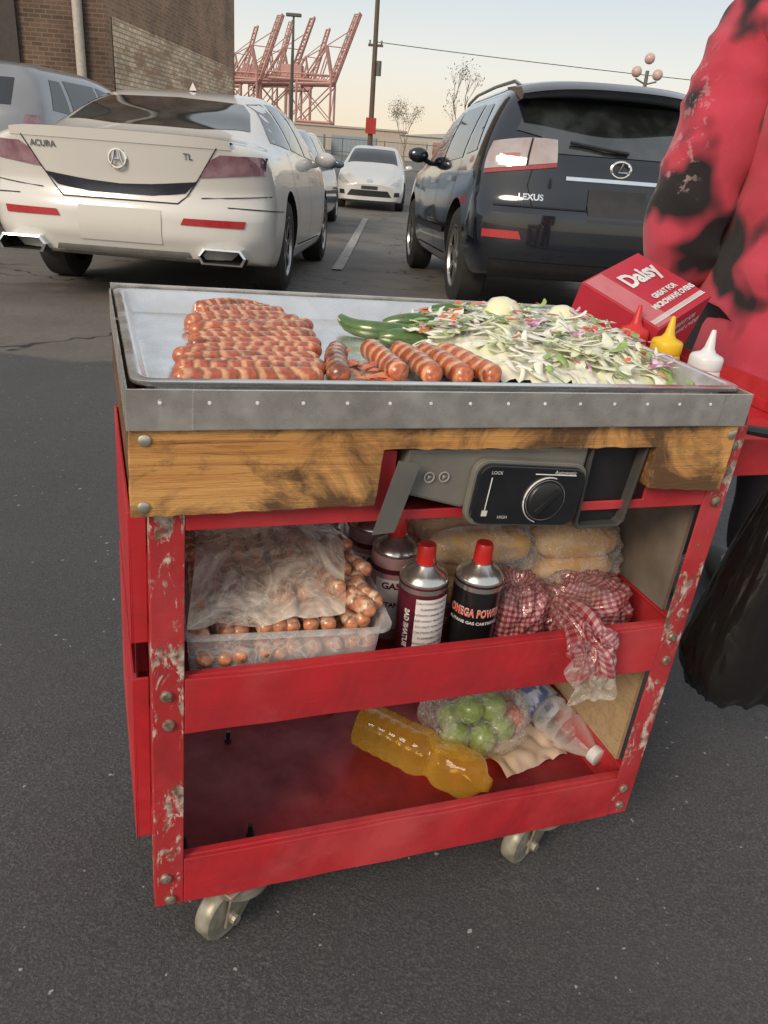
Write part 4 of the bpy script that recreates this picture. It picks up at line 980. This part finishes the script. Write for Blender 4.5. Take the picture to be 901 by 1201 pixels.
for yy_ in (.13,.24):
    for k in range(7):
        put(rawm[k%4],'hot_dog',C(.066+k*.0222,yy_,ZM+.119)@RZ(90+rnd.uniform(-8,8))@RX(rnd.uniform(0,360)),'raw bacon wrapped hot dog packed in the bin','hot dog',GR)
for k in range(15):
    put(rawm[rnd.randrange(4)],'hot_dog',C(.218+.056*rnd.random(),.085+.032*(k//3)+rnd.uniform(-.01,.01),ZM+.120+.014*rnd.random()+.004*(k//4))@RZ(rnd.uniform(75,125))@RX(rnd.uniform(0,360)),'raw bacon wrapped hot dog heaped in the bin','hot dog',GR)
def crumple(x,y,z,a,f,s=0):
    p=V((x*f,y*f,z*f+s));n1=noise.noise(p);n2=noise.noise(p*2.3+V((5,1,2)));return a*(1-2*abs(n1))+a*.3*(1-2*abs(n2))
def drape(u,v_):
    x=.040+.190*u+.02*math.sin(v_*4);y=.036+.340*v_;z=ZM+.142+.05*math.sin(math.pi*min(1,v_*1.1))*math.sin(math.pi*(.15+.7*u))-.030*(1-v_)**5
    z+=crumple(x,y,0,.010,11);return (x+crumple(x,y,.5,.006,11,3),y,z)
o=sheet('plastic_bag',60,70,drape,FILM2,M=CM.copy());tag(o,'crumpled tan plastic bag draped over the raw hot dogs','bag')
m_foil=film('amber_film',.5,.3,(.66,.46,.27),.12,25,.8)
def drape2(u,v_):
    x=.04+.24*u;y=.27+.12*v_;z=ZM+.19+.03*math.sin(math.pi*u)+crumple(x,y,0,.014,20,7);return (x,y+crumple(x,y,1,.008,20),z-.05*v_)
o=sheet('plastic_bag',50,30,drape2,m_foil,M=CM.copy());tag(o,'crumpled amber plastic bag past the bin','bag')
BUNB=mat('bread_bun_brown',(.50,.27,.12),.5,0,(.42,.2,.08),25)
for k in range(5):
    bb=B();bb.ball((0,0,0),(.028,.075,.026),16,16,fn=lambda d:(abs(d.x)**4+abs(d.y)**4+abs(d.z)**4)**-.25*.95)
    o=bb.make('bread_bun',BUNB,M=C(.065+.052*k,.325,ZM+.155),smooth=True);tag(o,'brown hot dog bun wrapped in amber film','bread')
MAR=mat('maroon_can',(.11,.013,.030),.28,.3,(.15,.018,.04),20,coat=.4);BLKC=mat('black_can',(.010,.010,.012),.28,.2,(.016,.016,.018),20,coat=.5)
PINKC=mat('pale_pink_can',(.55,.34,.34),.3,.2,(.48,.26,.27),20,coat=.4)
REDC=mat('red_cap',(.68,.03,.02),.35,0,(.58,.02,.02),20);CANM=mat('can_tin',(.7,.68,.65),.22,.9,(.55,.53,.5),20)
LTR=mat('orange_red_print',(.80,.07,.02),.4)
LAB=mat('paper_label',(.80,.76,.74),.5,0,(.72,.66,.66),60)
def can(x,y,th,base,label,tilt=0,style=0):
    e=top('gas_canister',label,'gas can',C(x,y,ZM)@RY(tilt),'butane gas cans on the middle shelf')
    r=.033
    B().lathe([(r*.96,0),(r,.003),(r,.130),(r*.985,.134)],40).make('can_body',base,e,smooth=True)
    B().lathe([(r*.99,.1335),(r*1.01,.136),(r*.97,.139),(r*.78,.147),(r*.5,.153),(r*.45,.157),(r*.43,.1575)],40).make('can_shoulder',CANM,e,smooth=True)
    B().lathe([(.0125,.156),(.0130,.158),(.0118,.182),(.0105,.1845),(.004,.185)],24).make('cap',REDC,e,smooth=True)
    def cyl(h0,off=.0008,da=0): return lambda x_,y_:V(((r+off)*math.cos(th+da+x_/r),(r+off)*math.sin(th+da+x_/r),h0+y_))
    def band(a0,a1,z0,z1,mt,nm,off=.0005,wave=None):
        n=24;v=[]
        for i in range(n+1):
            a=th+a0+(a1-a0)*i/n;t=i/n
            zz0=z0;zz1=z1
            if wave: zz0,zz1=wave(t)
            v+=[((r+off)*math.cos(a),(r+off)*math.sin(a),zz0),((r+off)*math.cos(a),(r+off)*math.sin(a),zz1)]
        B().add(v,[(2*i,2*i+2,2*i+3,2*i+1) for i in range(n)]).make(nm,mt,e,smooth=True)
    if style==1:
        sq=lambda f:(lambda x_,y_:f(x_*.84,y_*1.45))
        text('lettering','OMEGA POWER',.0115,WHITE,sq(cyl(.092,.0006,.08)),e,bold=.00055,sp=1.12);text('lettering','OMEGA POWER',.0115,LTR,sq(cyl(.092,.0013,.08)),e,bold=.0001,sp=1.12);text('lettering','BUTANE GAS CARTRIDGE',.0064,WHITE,cyl(.077,.0008,.08),e,bold=.0001)
        band(-1.1,1.3,0,0,REDC,'flame_graphic',wave=lambda t:(.004+.001*t,.008+.052*math.sin(min(1,t*1.15)*math.pi)**1.5*(.5+.7*t)))
        band(-.9,.9,0,0,BLKC,'flame_shadow',off=.0009,wave=lambda t:(.003,.004+.030*math.sin(t*math.pi)**2))
        band(-math.pi,math.pi,.124,.131,CANM,'silver_band')
    elif style==0:
        band(-.25,1.25,.012,.118,LAB,'label')
        for k in range(11): text('lettering',['CAUTION EXTREMELY','FLAMMABLE GAS','CONTENTS UNDER PRESSURE','KEEP AWAY FROM HEAT','DO NOT PUNCTURE'][k%5],.0048,BLACK,lambda x_,y_,k=k:V(((r+.001)*math.cos(th+.5+x_/r),(r+.001)*math.sin(th+.5+x_/r),.112-.009*k+y_)),e)
        text('lettering','BUTANE GAS',.010,WHITE,lambda x_,y_:V(((r+.001)*math.cos(th-.6+y_/r),(r+.001)*math.sin(th-.6+y_/r),.07+x_)),e,bold=.0004)
        band(-math.pi,math.pi,.124,.131,CANM,'silver_band')
    else:
        band(-.7,.8,.02,.10,LAB,'label');text('lettering','GAS',.014,MAR,cyl(.09,.0012),e,bold=.0005);text('lettering','BUTANE',.010,MAR,cyl(.06,.0012),e,bold=.0004)
        band(-math.pi,math.pi,.108,.116,MAR,'maroon_band')
can(.436,.078,R(-118),BLKC,'black butane gas can with red cap and flame graphic',0,1)
can(.362,.085,R(-112),MAR,'maroon butane gas can with white caution label',-2,0)
can(.346,.168,R(-112),PINKC,'pale pink butane gas can with maroon lettering',0,2)
can(.336,.245,R(-112),PINKC,'pale pink butane gas can close to the bread bags',0,2)
BUN=mat('bread_bun',(.94,.62,.27),.38,0,(.80,.45,.16),18,bump=.15,bscale=80,coat=.2);rnd=random.Random(4)
for k,(x,y,z) in enumerate([(x,y,z) for z in (.03,.081,.132) for y in (.165,.223,.281) for x in (.475,.640) if not (z<.1 and y>.26) and not(z<.1 and y<.2 and x<.5)]):
    bb=B();bb.ball((0,0,0),(.081,.031,.028),22,16,fn=lambda d:(abs(d.x)**3.4+abs(d.y)**2.6+abs(d.z)**2.6)**(-1/3.0)*.96)
    o=bb.make('bread_bun',BUN,M=C(x+rnd.uniform(-.006,.006),y,ZM+z)@RZ(rnd.uniform(-8,8))@RY(rnd.uniform(-5,5)),smooth=True);tag(o,'golden hot dog bun packed in a clear bag','bread','hot dog buns in clear bags')
def bagblob(name,c,r,mt,label,cat,amp=.12,f=3.5,seed=0,nu=64,nv=44,fn2=None,Mx=None,oct2=.5,st=(1,1,1),pw=3):
    v=[];fc=[];uv=[]
    for j in range(nv+1):
        ph=math.pi*j/nv
        for i in range(nu+1):
            th=2*math.pi*i/nu;d=V((math.sin(ph)*math.cos(th),math.sin(ph)*math.sin(th),math.cos(ph)))
            sq=(abs(d.x)**pw+abs(d.y)**pw+abs(d.z)**pw)**(-1/pw)
            q=V((d.x*f*st[0],d.y*f*st[1],d.z*f*st[2]))+V((seed,seed*2,0));k=sq*(1+amp*(1-2.5*abs(noise.noise(q)))+amp*oct2*(1-2.5*abs(noise.noise(q*2.3))))
            p=V((d.x*r[0]*k,d.y*r[1]*k,d.z*r[2]*k))
            if fn2:p=fn2(p)
            v.append(p);uv.append((i/nu,j/nv))
    for j in range(nv):
        for i in range(nu):
            a=j*(nu+1)+i;fc.append((a,a+nu+1,a+nu+2,a+1))
    me=bpy.data.meshes.new(name);me.from_pydata([tuple(p) for p in v],[],fc);me.materials.append(mt);ul=me.uv_layers.new(name='UVMap')
    for p in me.polygons:
        p.use_smooth=True
        for li,vi in zip(p.loop_indices,p.vertices): ul.data[li].uv=uv[vi]
    o=bpy.data.objects.new(name,me);col.objects.link(o);o.matrix_world=Mx or C(*c)
    if label: tag(o,label,cat)
    return o
bagblob('bread_bag',(.480,.228,ZM+.086),(.094,.104,.084),FILM,'clear plastic bag around golden buns','bag',.09,3.4,1,oct2=.6)
bagblob('bread_bag',(.636,.222,ZM+.086),(.090,.104,.084),FILM,'clear plastic bag of buns against the side panel','bag',.09,3.4,3,oct2=.6)
m,nt,bs=nt_new('red_gingham_film')
uvn=nt.nodes.new('ShaderNodeTexCoord').outputs['UV']
sp=N(nt,'ShaderNodeSeparateXYZ');nt.links.new(uvn,sp.inputs[0])
outs=[]
for k,nn in ((0,40),(1,26)):
    outs.append(math2(nt,'GREATER_THAN',math2(nt,'FRACT',math2(nt,'MULTIPLY',sp.outputs[k],nn),0),.5))
dv=math2(nt,'MULTIPLY',math2(nt,'ADD',outs[0],outs[1]),.5)
c=ramp(nt,dv,[(0,(.62,.42,.38)),(.25,(.46,.13,.15)),(.75,(.30,.03,.05))],'CONSTANT');nt.links.new(c,bs.inputs['Base Color']);bs.inputs['Roughness'].default_value=.10;bs.inputs['Specular IOR Level'].default_value=1
bs.inputs['Coat Weight'].default_value=.6;bs.inputs['Coat Roughness'].default_value=.06
bumpit(nt,bs,noi(nt,22,3,.5,dist=.8),.7,.014)
tr=N(nt,'ShaderNodeBsdfTransparent');mx=N(nt,'ShaderNodeMixShader');nt.links.new(ramp(nt,noi(nt,14,3),[(.36,.25),(.6,.78)]),mx.inputs[0]);nt.links.new(tr.outputs[0],mx.inputs[1]);nt.links.new(bs.outputs[0],mx.inputs[2]);nt.links.new(mx.outputs[0],nt.nodes['Material Output'].inputs[0]);GING=m
bagblob('checked_bag',(.510,.098,ZM+.056),(.040,.040,.056),GING,'red and white checked plastic bag beside the cans','bag',.18,1.9,5,oct2=.35)
bagblob('checked_bag',(.622,.090,ZM+.052),(.066,.042,.048),GING,'crumpled red checked plastic bag of buns','bag',.20,1.9,9,oct2=.35)
def tail(u,v_):
    a=u*2*math.pi;s=v_;cx=.560+.02*s;cy=.065-.085*sm(s*1.3);cz=ZM+.080+.010*math.sin(s*3)-.036*s*s
    r=(.010+.018*s)*(1+.35*math.sin(5*a+6*s)+.2*math.sin(9*a-4*s));return (cx+r*math.cos(a)*1.2,cy+r*.35*math.sin(a),cz+r*math.sin(a)*.9)
GING2=GING.copy();GING2.name='red_gingham_tail'
for nd in GING2.node_tree.nodes:
    if nd.type=='MATH' and nd.operation=='MULTIPLY' and abs(nd.inputs[1].default_value-40)<.1: nd.inputs[1].default_value=22
    elif nd.type=='MATH' and nd.operation=='MULTIPLY' and abs(nd.inputs[1].default_value-26)<.1: nd.inputs[1].default_value=12
o=sheet('checked_bag',60,24,tail,GING2,M=CM.copy());tag(o,'twisted open end of checked bag over the shelf lip','bag')
def tail3(u,v_):
    a=u*2*math.pi;s=v_;cx=.575+.012*s;cy=-.018-.006*s;cz=ZM+.050-.050*s
    r=(.024+.008*s)*(1+.3*math.sin(4*a+5*s)+.2*math.sin(7*a));return (cx+r*math.cos(a)*1.1,cy+r*.25*math.sin(a),cz+r*math.sin(a)*.6)
o=sheet('plastic_bag',50,20,tail3,FILM,M=CM.copy());tag(o,'clear plastic bag end hanging over the red shelf lip','bag')
# ------------------------------------------------------------------ bottom shelf items
ZB=.0035
m,nt,bs=nt_new('cooking_oil');bs.inputs['Base Color'].default_value=(.93,.64,.13,1);bs.inputs['Roughness'].default_value=.05;bs.inputs['Coat Weight'].default_value=1;bs.inputs['Coat Roughness'].default_value=.03;bs.inputs['Specular IOR Level'].default_value=.9
tr=N(nt,'ShaderNodeBsdfTransparent');tr.inputs[0].default_value=(1,.86,.42,1);mx=N(nt,'ShaderNodeMixShader');lw=N(nt,'ShaderNodeLayerWeight');lw.inputs[0].default_value=.45
nt.links.new(ramp(nt,lw.outputs['Facing'],[(0,.12),(.5,.35),(.95,.9)]),mx.inputs[0]);nt.links.new(tr.outputs[0],mx.inputs[1]);nt.links.new(bs.outputs[0],mx.inputs[2]);nt.links.new(mx.outputs[0],nt.nodes['Material Output'].inputs[0])
OIL=m
ob=top('oil_bottle','yellow cooking oil bottle lying on the bottom shelf','bottle',C(.508,.070,ZB+.040)@RZ(-50)@RY(-90)@RZ(20))
n=28;prof=[(.012,-.014),(.013,-.002),(.020,.002),(.031,.012),(.037,.026),(.035,.042),(.038,.056),(.036,.074),(.029,.084),(.028,.092),(.035,.102),(.037,.115)]+[(.0382-.0040*(k%2),.124+.010*k) for k in range(10)]+[(.037,.226),(.031,.232)]
bb=B();v=[];f=[]
for k,(r,z) in enumerate(prof):
    for i in range(n):
        a=2*math.pi*i/n;q=(abs(math.cos(a))**3.5+abs(math.sin(a))**3.5)**(-1/3.5);rr=r*(q if z>.01 else 1)*(1+.05*math.sin(8*a+z*120)*(1 if .01<z<.08 else 0));v.append((rr*math.cos(a),rr*math.sin(a),z))
for k in range(len(prof)-1):
    for i in range(n): j=(i+1)%n;f.append((k*n+i,k*n+j,(k+1)*n+j,(k+1)*n+i))
f.append(tuple(range(n))[::-1]);f.append(tuple((len(prof)-1)*n+i for i in range(n)));bb.add(v,f);bb.make('bottle_body',OIL,ob,smooth=True,sub=1)
LIME=mat('lime',(.20,.34,.03),.3,0,(.34,.46,.06),20,coat=.4,bump=.2,bscale=200)
rnd=random.Random(2)
for x,y,z in ((.515,.195,.025),(.56,.180,.025),(.602,.20,.025),(.53,.245,.025),(.58,.245,.025),(.545,.215,.064),(.588,.215,.062)):
    o=B().ball((0,0,0),(.025,.025,.028),18,12).make('lime',LIME,M=C(x,y,ZB+z)@RX(rnd.uniform(0,90))@RY(rnd.uniform(0,90)),smooth=True);tag(o,'green lime inside the clear produce bag','fruit','limes in a plastic bag')
bagblob('produce_bag',(.556,.213,ZB+.052),(.084,.068,.053),FILM,'thin clear plastic bag holding limes','bag',.10,3,2,oct2=.6)
TOM=mat('tomato',(.55,.05,.02),.25,0,(.6,.1,.03),10,coat=.5)
for x,y in ((.640,.225),(.655,.285)):
    o=B().ball((0,0,0),(.029,.029,.025),20,12,fn=lambda d:1+.03*math.cos(5*math.atan2(d.y,d.x))).make('tomato',TOM,M=C(x,y,ZB+.026),smooth=True);tag(o,'ripe red tomato beside the bag of limes','fruit','ripe tomatoes')
m,nt,bs=nt_new('clear_bottle_plastic');bs.inputs['Base Color'].default_value=(.90,.88,.84,1);bs.inputs['Roughness'].default_value=.08;bs.inputs['Specular IOR Level'].default_value=1
tr=N(nt,'ShaderNodeBsdfTransparent');mx=N(nt,'ShaderNodeMixShader');lw=N(nt,'ShaderNodeLayerWeight');lw.inputs[0].default_value=.5
nt.links.new(ramp(nt,lw.outputs['Facing'],[(0,.06),(.85,.8)]),mx.inputs[0]);nt.links.new(tr.outputs[0],mx.inputs[1]);nt.links.new(bs.outputs[0],mx.inputs[2]);nt.links.new(mx.outputs[0],nt.nodes['Material Output'].inputs[0])
bumpit(nt,bs,noi(nt,60,3),.5,.004);PET=m
wb=top('water_bottle','clear plastic water bottle with blue label lying on napkin','bottle',C(.662,.30,ZB+.060)@RZ(-74)@RY(94)@Matrix.Scale(1.14,4))
prof=[(.022,0),(.030,.004)]+[(.0305+.0022*math.sin(k*1.6),.012+.0055*k) for k in range(25)]+[(.028,.155),(.020,.175),(.0125,.188),(.0125,.196)]
B().lathe(prof,30).make('bottle_body',PET,wb,smooth=True)
B().lathe([(.0330,.055),(.0330,.095)],30,cap=False).make('label',mat('water_label',(.50,.56,.68),.35,0,(.12,.16,.32),60,lo=.45,hi=.55),wb,smooth=True)
B().lathe([(.014,.192),(.0142,.205),(.013,.206)],20).make('cap',WHITE,wb,smooth=True)
NAP=mat('napkin_paper',(.70,.56,.45),.85,0,(.58,.44,.34),30,bump=.4,bscale=40)
o=sheet('napkin',40,36,lambda u,v_:(.575+.135*u-.03*v_,.105+.20*v_+.03*u,ZB+.003+.016*abs(noise.noise(V((u*4,v_*4,2))))+.012*v_*u),NAP,M=CM.copy());tag(o,'crumpled beige paper napkin under the water bottle','napkin')
rnd=random.Random(12);bb=B()
for i in range(44):
    x=.655+rnd.gauss(0,.025);y=.050+rnd.gauss(0,.014);s=rnd.uniform(.001,.006);bb.ball((x,y,ZB+.0005),(s,s*.8,.0012),8,4)
tag(bb.make('crumbs',mat('brown_spill',(.26,.13,.03),.4),M=CM.copy(),merge=False),'brown crumbs and drips on the red shelf','crumbs',kind='stuff')
for x,y in ((.141,.087),(.141,.292),(.046,.086),(.33,.33)):
    bb=B();bb.cyl((0,0,0),(0,0,.020),.0035,8);bb.lathe([(.006,0),(.006,.005)],6);tag(bb.make('screw',BLACK,M=C(x,y,ZB)),'black bolt sticking up from the shelf floor','screw')
# ------------------------------------------------------------------ condiment bottles + carton
ZS=.577
def squeeze(x,y,body,cap,label):
    e=top('squeeze_bottle',label,'bottle',C(x,y,ZS),'squeeze bottles beside the tray')
    B().lathe([(.024,0),(.027,.003),(.027,.085),(.025,.094),(.020,.099)],28).make('bottle_body',body,e,smooth=True)
    B().lathe([(.0255,.096),(.0262,.098),(.0262,.112),(.024,.116),(.012,.121),(.008,.128),(.0035,.155),(.0025,.156)],28).make('cap',cap,e,smooth=True)
squeeze(.862,.430,mat('ketchup_bottle',(.5,.04,.03),.4),mat('red_nozzle',(.65,.03,.03),.4),'red squeeze bottle with pointed nozzle')
squeeze(.868,.345,mat('mustard_bottle',(.7,.48,.05),.4),mat('yellow_nozzle',(.85,.55,.02),.4),'yellow squeeze bottle with pointed nozzle')
squeeze(.872,.250,mat('mayo_bottle',(.75,.72,.64),.4),mat('white_nozzle',(.8,.8,.82),.35),'white squeeze bottle with pointed nozzle')
BXR=mat('carton_red',(.50,.03,.055),.5,0,(.44,.026,.045),15);BXP=mat('carton_pink',(.58,.18,.20),.5,0,(.52,.13,.15),15)
bc=top('cardboard_box','red and pink cardboard carton with white lettering','box',C(.945,.585,ZS+.012)@RZ(33)@RX(18)@RY(-14))
hx,hy,hz=.105,.085,.172
B().box((-hx,-hy,0),(hx,hy,hz)).make('carton',BXR,bc,bevel=.001)
B().box((-hx+.004,-hy+.004,hz+.0004),(-.045,hy-.004,hz+.001)).make('top_panel',BXP,bc)
text('lettering','Daisy',.052,WHITE,lambda x,y:V((x+.026,y+.034,hz+.0018)),bc,M=None,bold=.002)
for k,s in enumerate(('GREAT FOR','MICROWAVE OVENS')):
    text('lettering',s,.0165,WHITE,lambda x,y,k=k:V((x+.024,-.022-.021*k+y,hz+.0018)),bc,bold=.0008)
    text('lettering',s,.0165,WHITE,lambda x,y,k=k:V((x+.015,-hy-.0008,hz-.025-.021*k+y)),bc,bold=.0006)
bb=B()
bb.box((-.100,-.0722,hz+.0012),(.10,-.0705,hz+.0018))
for k in range(40): bb.box((-.10+.005*k,-.0705,hz+.0012),(-.0975+.005*k,-.062,hz+.0018))
bb.make('checked_trim',WHITE,bc)
# ------------------------------------------------------------------ trash bag
m,nt,bs=nt_new('black_bin_liner');bs.inputs['Base Color'].default_value=(.012,.011,.011,1);bs.inputs['Roughness'].default_value=.18
n1=noi(nt,12,3,.5,vec=mapping(nt,(1.2,1.2,.5)),dist=1.2);bumpit(nt,bs,n1,.5,.012);TR=m
def tb(p):
    t=(p.z+.25)/.5
    s=1-.60*max(0,min(1,t))
    return V((p.x*s-.012*t,p.y*s,p.z))
o=bagblob('trash_bag',(0,0,0),(.165,.085,.235),TR,'black plastic trash bag hanging from the cart side','trash bag',.028,2.0,4,140,120,tb,C(1.060,.12,.345),oct2=.7,st=(1.8,1.8,.7),pw=4)
# ------------------------------------------------------------------ person
def skin(name,nodes,edges,mt,parent,sub=2,root=0,disp=0):
    me=bpy.data.meshes.new(name);me.from_pydata([n[0] for n in nodes],edges,[]);o=bpy.data.objects.new(name,me);col.objects.link(o);o.parent=parent
    o.modifiers.new('skin','SKIN')
    for i,n in enumerate(nodes):
        r=n[1] if isinstance(n[1],tuple) else (n[1],n[1]);me.skin_vertices[0].data[i].radius=r
    me.skin_vertices[0].data[root].use_root=True
    s=o.modifiers.new('sub','SUBSURF');s.levels=sub;s.render_levels=sub
    bpy.context.view_layer.update();dg=bpy.context.evaluated_depsgraph_get()
    m2=bpy.data.meshes.new_from_object(o.evaluated_get(dg));o.modifiers.clear();o.data=m2
    if disp:
        for v in m2.vertices:
            q=v.co;k=noise.noise(V((q.x*5,q.y*5,q.z*7)))*1.0+.6*(1-3*abs(noise.noise(V((q.x*6+q.z*5,q.y*6,q.z*9)))));v.co=q+v.normal*disp*k
    for p in m2.polygons:p.use_smooth=True
    m2.materials.clear();m2.materials.append(mt);return o
px,py=.90,1.98;gz=gh(px,py)
pe=top('person','person standing in oversized red hoodie with black blotches','person',T(px,py,gz))
SKIN=mat('skin',(.42,.24,.16),.5,0,(.38,.21,.14),20)
nb=[((0,0,.92),(.15,.11)),((0,0,1.12),(.13,.10)),((0,0,1.32),(.15,.10)),((0,.01,1.42),.06),((0,.02,1.50),.055),((0,.03,1.60),(.078,.09)),((0,.03,1.68),(.06,.07)),
((-.17,0,1.38),.055),((-.27,-.02,1.10),.045),((-.20,.18,.98),.032),((.17,0,1.38),.055),((.26,-.02,1.10),.045),((.20,.2,1.0),.032),
((-.09,0,.85),.085),((-.10,.02,.48),.055),((-.10,0,.08),.038),((-.10,.14,.035),.035),((.09,0,.85),.085),((.10,.02,.48),.055),((.10,0,.08),.038),((.10,.14,.035),.035)]
eb=[(0,1),(1,2),(2,3),(3,4),(4,5),(5,6),(2,7),(7,8),(8,9),(2,10),(10,11),(11,12),(0,13),(13,14),(14,15),(15,16),(0,17),(17,18),(18,19),(19,20)]
for hx_,wi,sg in ((-.20,9,1),(.20,12,-1)):
    base=V(nb[wi][0]);k0=len(nb);nb.append(((base+V((0.01*sg,.05,-.005)))[:],(.03,.018)));eb.append((wi,k0))
    for j in range(4):
        p=base+V(((-.024+.016*j)*sg*1.0,.085,-.008));L=(.065,.075,.070,.055)[j];k=len(nb)
        nb+=[(p[:],.0095),((p+V((0,L*.5,-.008)))[:],.0085),((p+V((0,L*.85,-.025)))[:],.0075)];eb+=[(k0,k),(k,k+1),(k+1,k+2)]
    k=len(nb);p=base+V((.035*sg,.045,-.01));nb+=[(p[:],.010),((p+V((.012*sg,.035,-.01)))[:],.009)];eb+=[(k0,k),(k,k+1)]
skin('body',nb,eb,SKIN,pe,2,0)
m,nt,bs=nt_new('red_black_tie_dye')
n1=noi(nt,6.6,2,.4,dist=.2);n2=noi(nt,38,4,.6)
bl=ramp(nt,n1,[(.49,0.),(.575,1.)])
c=ramp(nt,noi(nt,4,4,.6),[(.3,(.44,.028,.055)),(.7,(.56,.065,.105))])
c=mix(nt,bl,c,(.012,.009,.012))
pr=ramp(nt,n2,[(.56,0.),(.60,.40)])
tcx=nt.nodes.new('ShaderNodeTexCoord').outputs['Object'];sp=N(nt,'ShaderNodeSeparateXYZ');nt.links.new(tcx,sp.inputs[0])
z1=maprange(nt,sp.outputs[2],1.0,1.06);x1=maprange(nt,sp.outputs[0],-.27,-.30)
pm=math2(nt,'MULTIPLY',math2(nt,'MULTIPLY',z1,x1),pr)
c=mix(nt,pm,c,(.55,.38,.40))
nt.links.new(c,bs.inputs['Base Color']);bs.inputs['Roughness'].default_value=.9;bs.inputs['Sheen Weight'].default_value=.15
knit=noi(nt,3,3,.6,vec=mapping(nt,(180,180,60)))
bumpit(nt,bs,math2(nt,'ADD',noi(nt,6,3,.5),math2(nt,'MULTIPLY',knit,.12)),.4,.02);JK=m
skin('hoodie',[((0,0,.60),(.21,.15)),((-.02,0,.80),(.285,.19)),((-.01,0,1.05),(.26,.18)),((0,0,1.30),(.20,.14)),((0,.01,1.42),(.10,.09)),
((-.19,0,1.34),.110),((-.245,-.03,1.12),.100),((-.262,-.02,.93),.100),((-.20,.10,.84),.085),((.20,0,1.34),.105),((.28,-.03,1.10),.09),((.28,-.03,.93),.09),((.22,.14,.92),.065)],
[(0,1),(1,2),(2,3),(3,4),(3,5),(5,6),(6,7),(7,8),(3,9),(9,10),(10,11),(11,12)],JK,pe,4,1,.013)
PANT=mat('dark_trousers',(.02,.018,.022),.85,0,(.03,.028,.03),12,bump=.3)
skin('trousers',[((0,0,.85),(.17,.13)),((-.10,0,.72),.105),((-.11,.02,.45),.08),((-.11,0,.10),.065),((.10,0,.72),.105),((.11,.02,.45),.08),((.11,0,.10),.065)],[(0,1),(1,2),(2,3),(0,4),(4,5),(5,6)],PANT,pe,2,0,.004)
HAIR=mat('dark_hair',(.02,.013,.01),.6,0,(.03,.02,.015),60,bump=.5,bscale=120)
B().ball((0,.015,1.63),(.098,.112,.115),24,16,fn=lambda d:1+.03*noise.noise(d*6) if d.y<.55 or d.z>.35 else .86).make('hair',HAIR,pe,smooth=True)
for sg in (1,-1):
    B().ball((sg*.032,.115,1.615),(.013,.008,.008),10,8).make('eye',HAIR,pe,smooth=True);B().ball((sg*.083,.03,1.60),(.012,.02,.03),10,8).make('ear',SKIN,pe,smooth=True)
B().ball((0,.128,1.585),(.014,.018,.022),10,8).make('nose',SKIN,pe,smooth=True);B().ball((0,.118,1.545),(.025,.009,.008),10,8).make('mouth',mat('lips',(.4,.16,.13),.5),pe,smooth=True)
SH=mat('shoe',(.05,.05,.05),.6)
for sg in (1,-1):
    B().ball((sg*.10,.06,.04),(.05,.145,.05),18,12,fn=lambda d:.8/abs(d.z) if d.z<-.8 else 1).make('shoe',SH,pe,smooth=True)
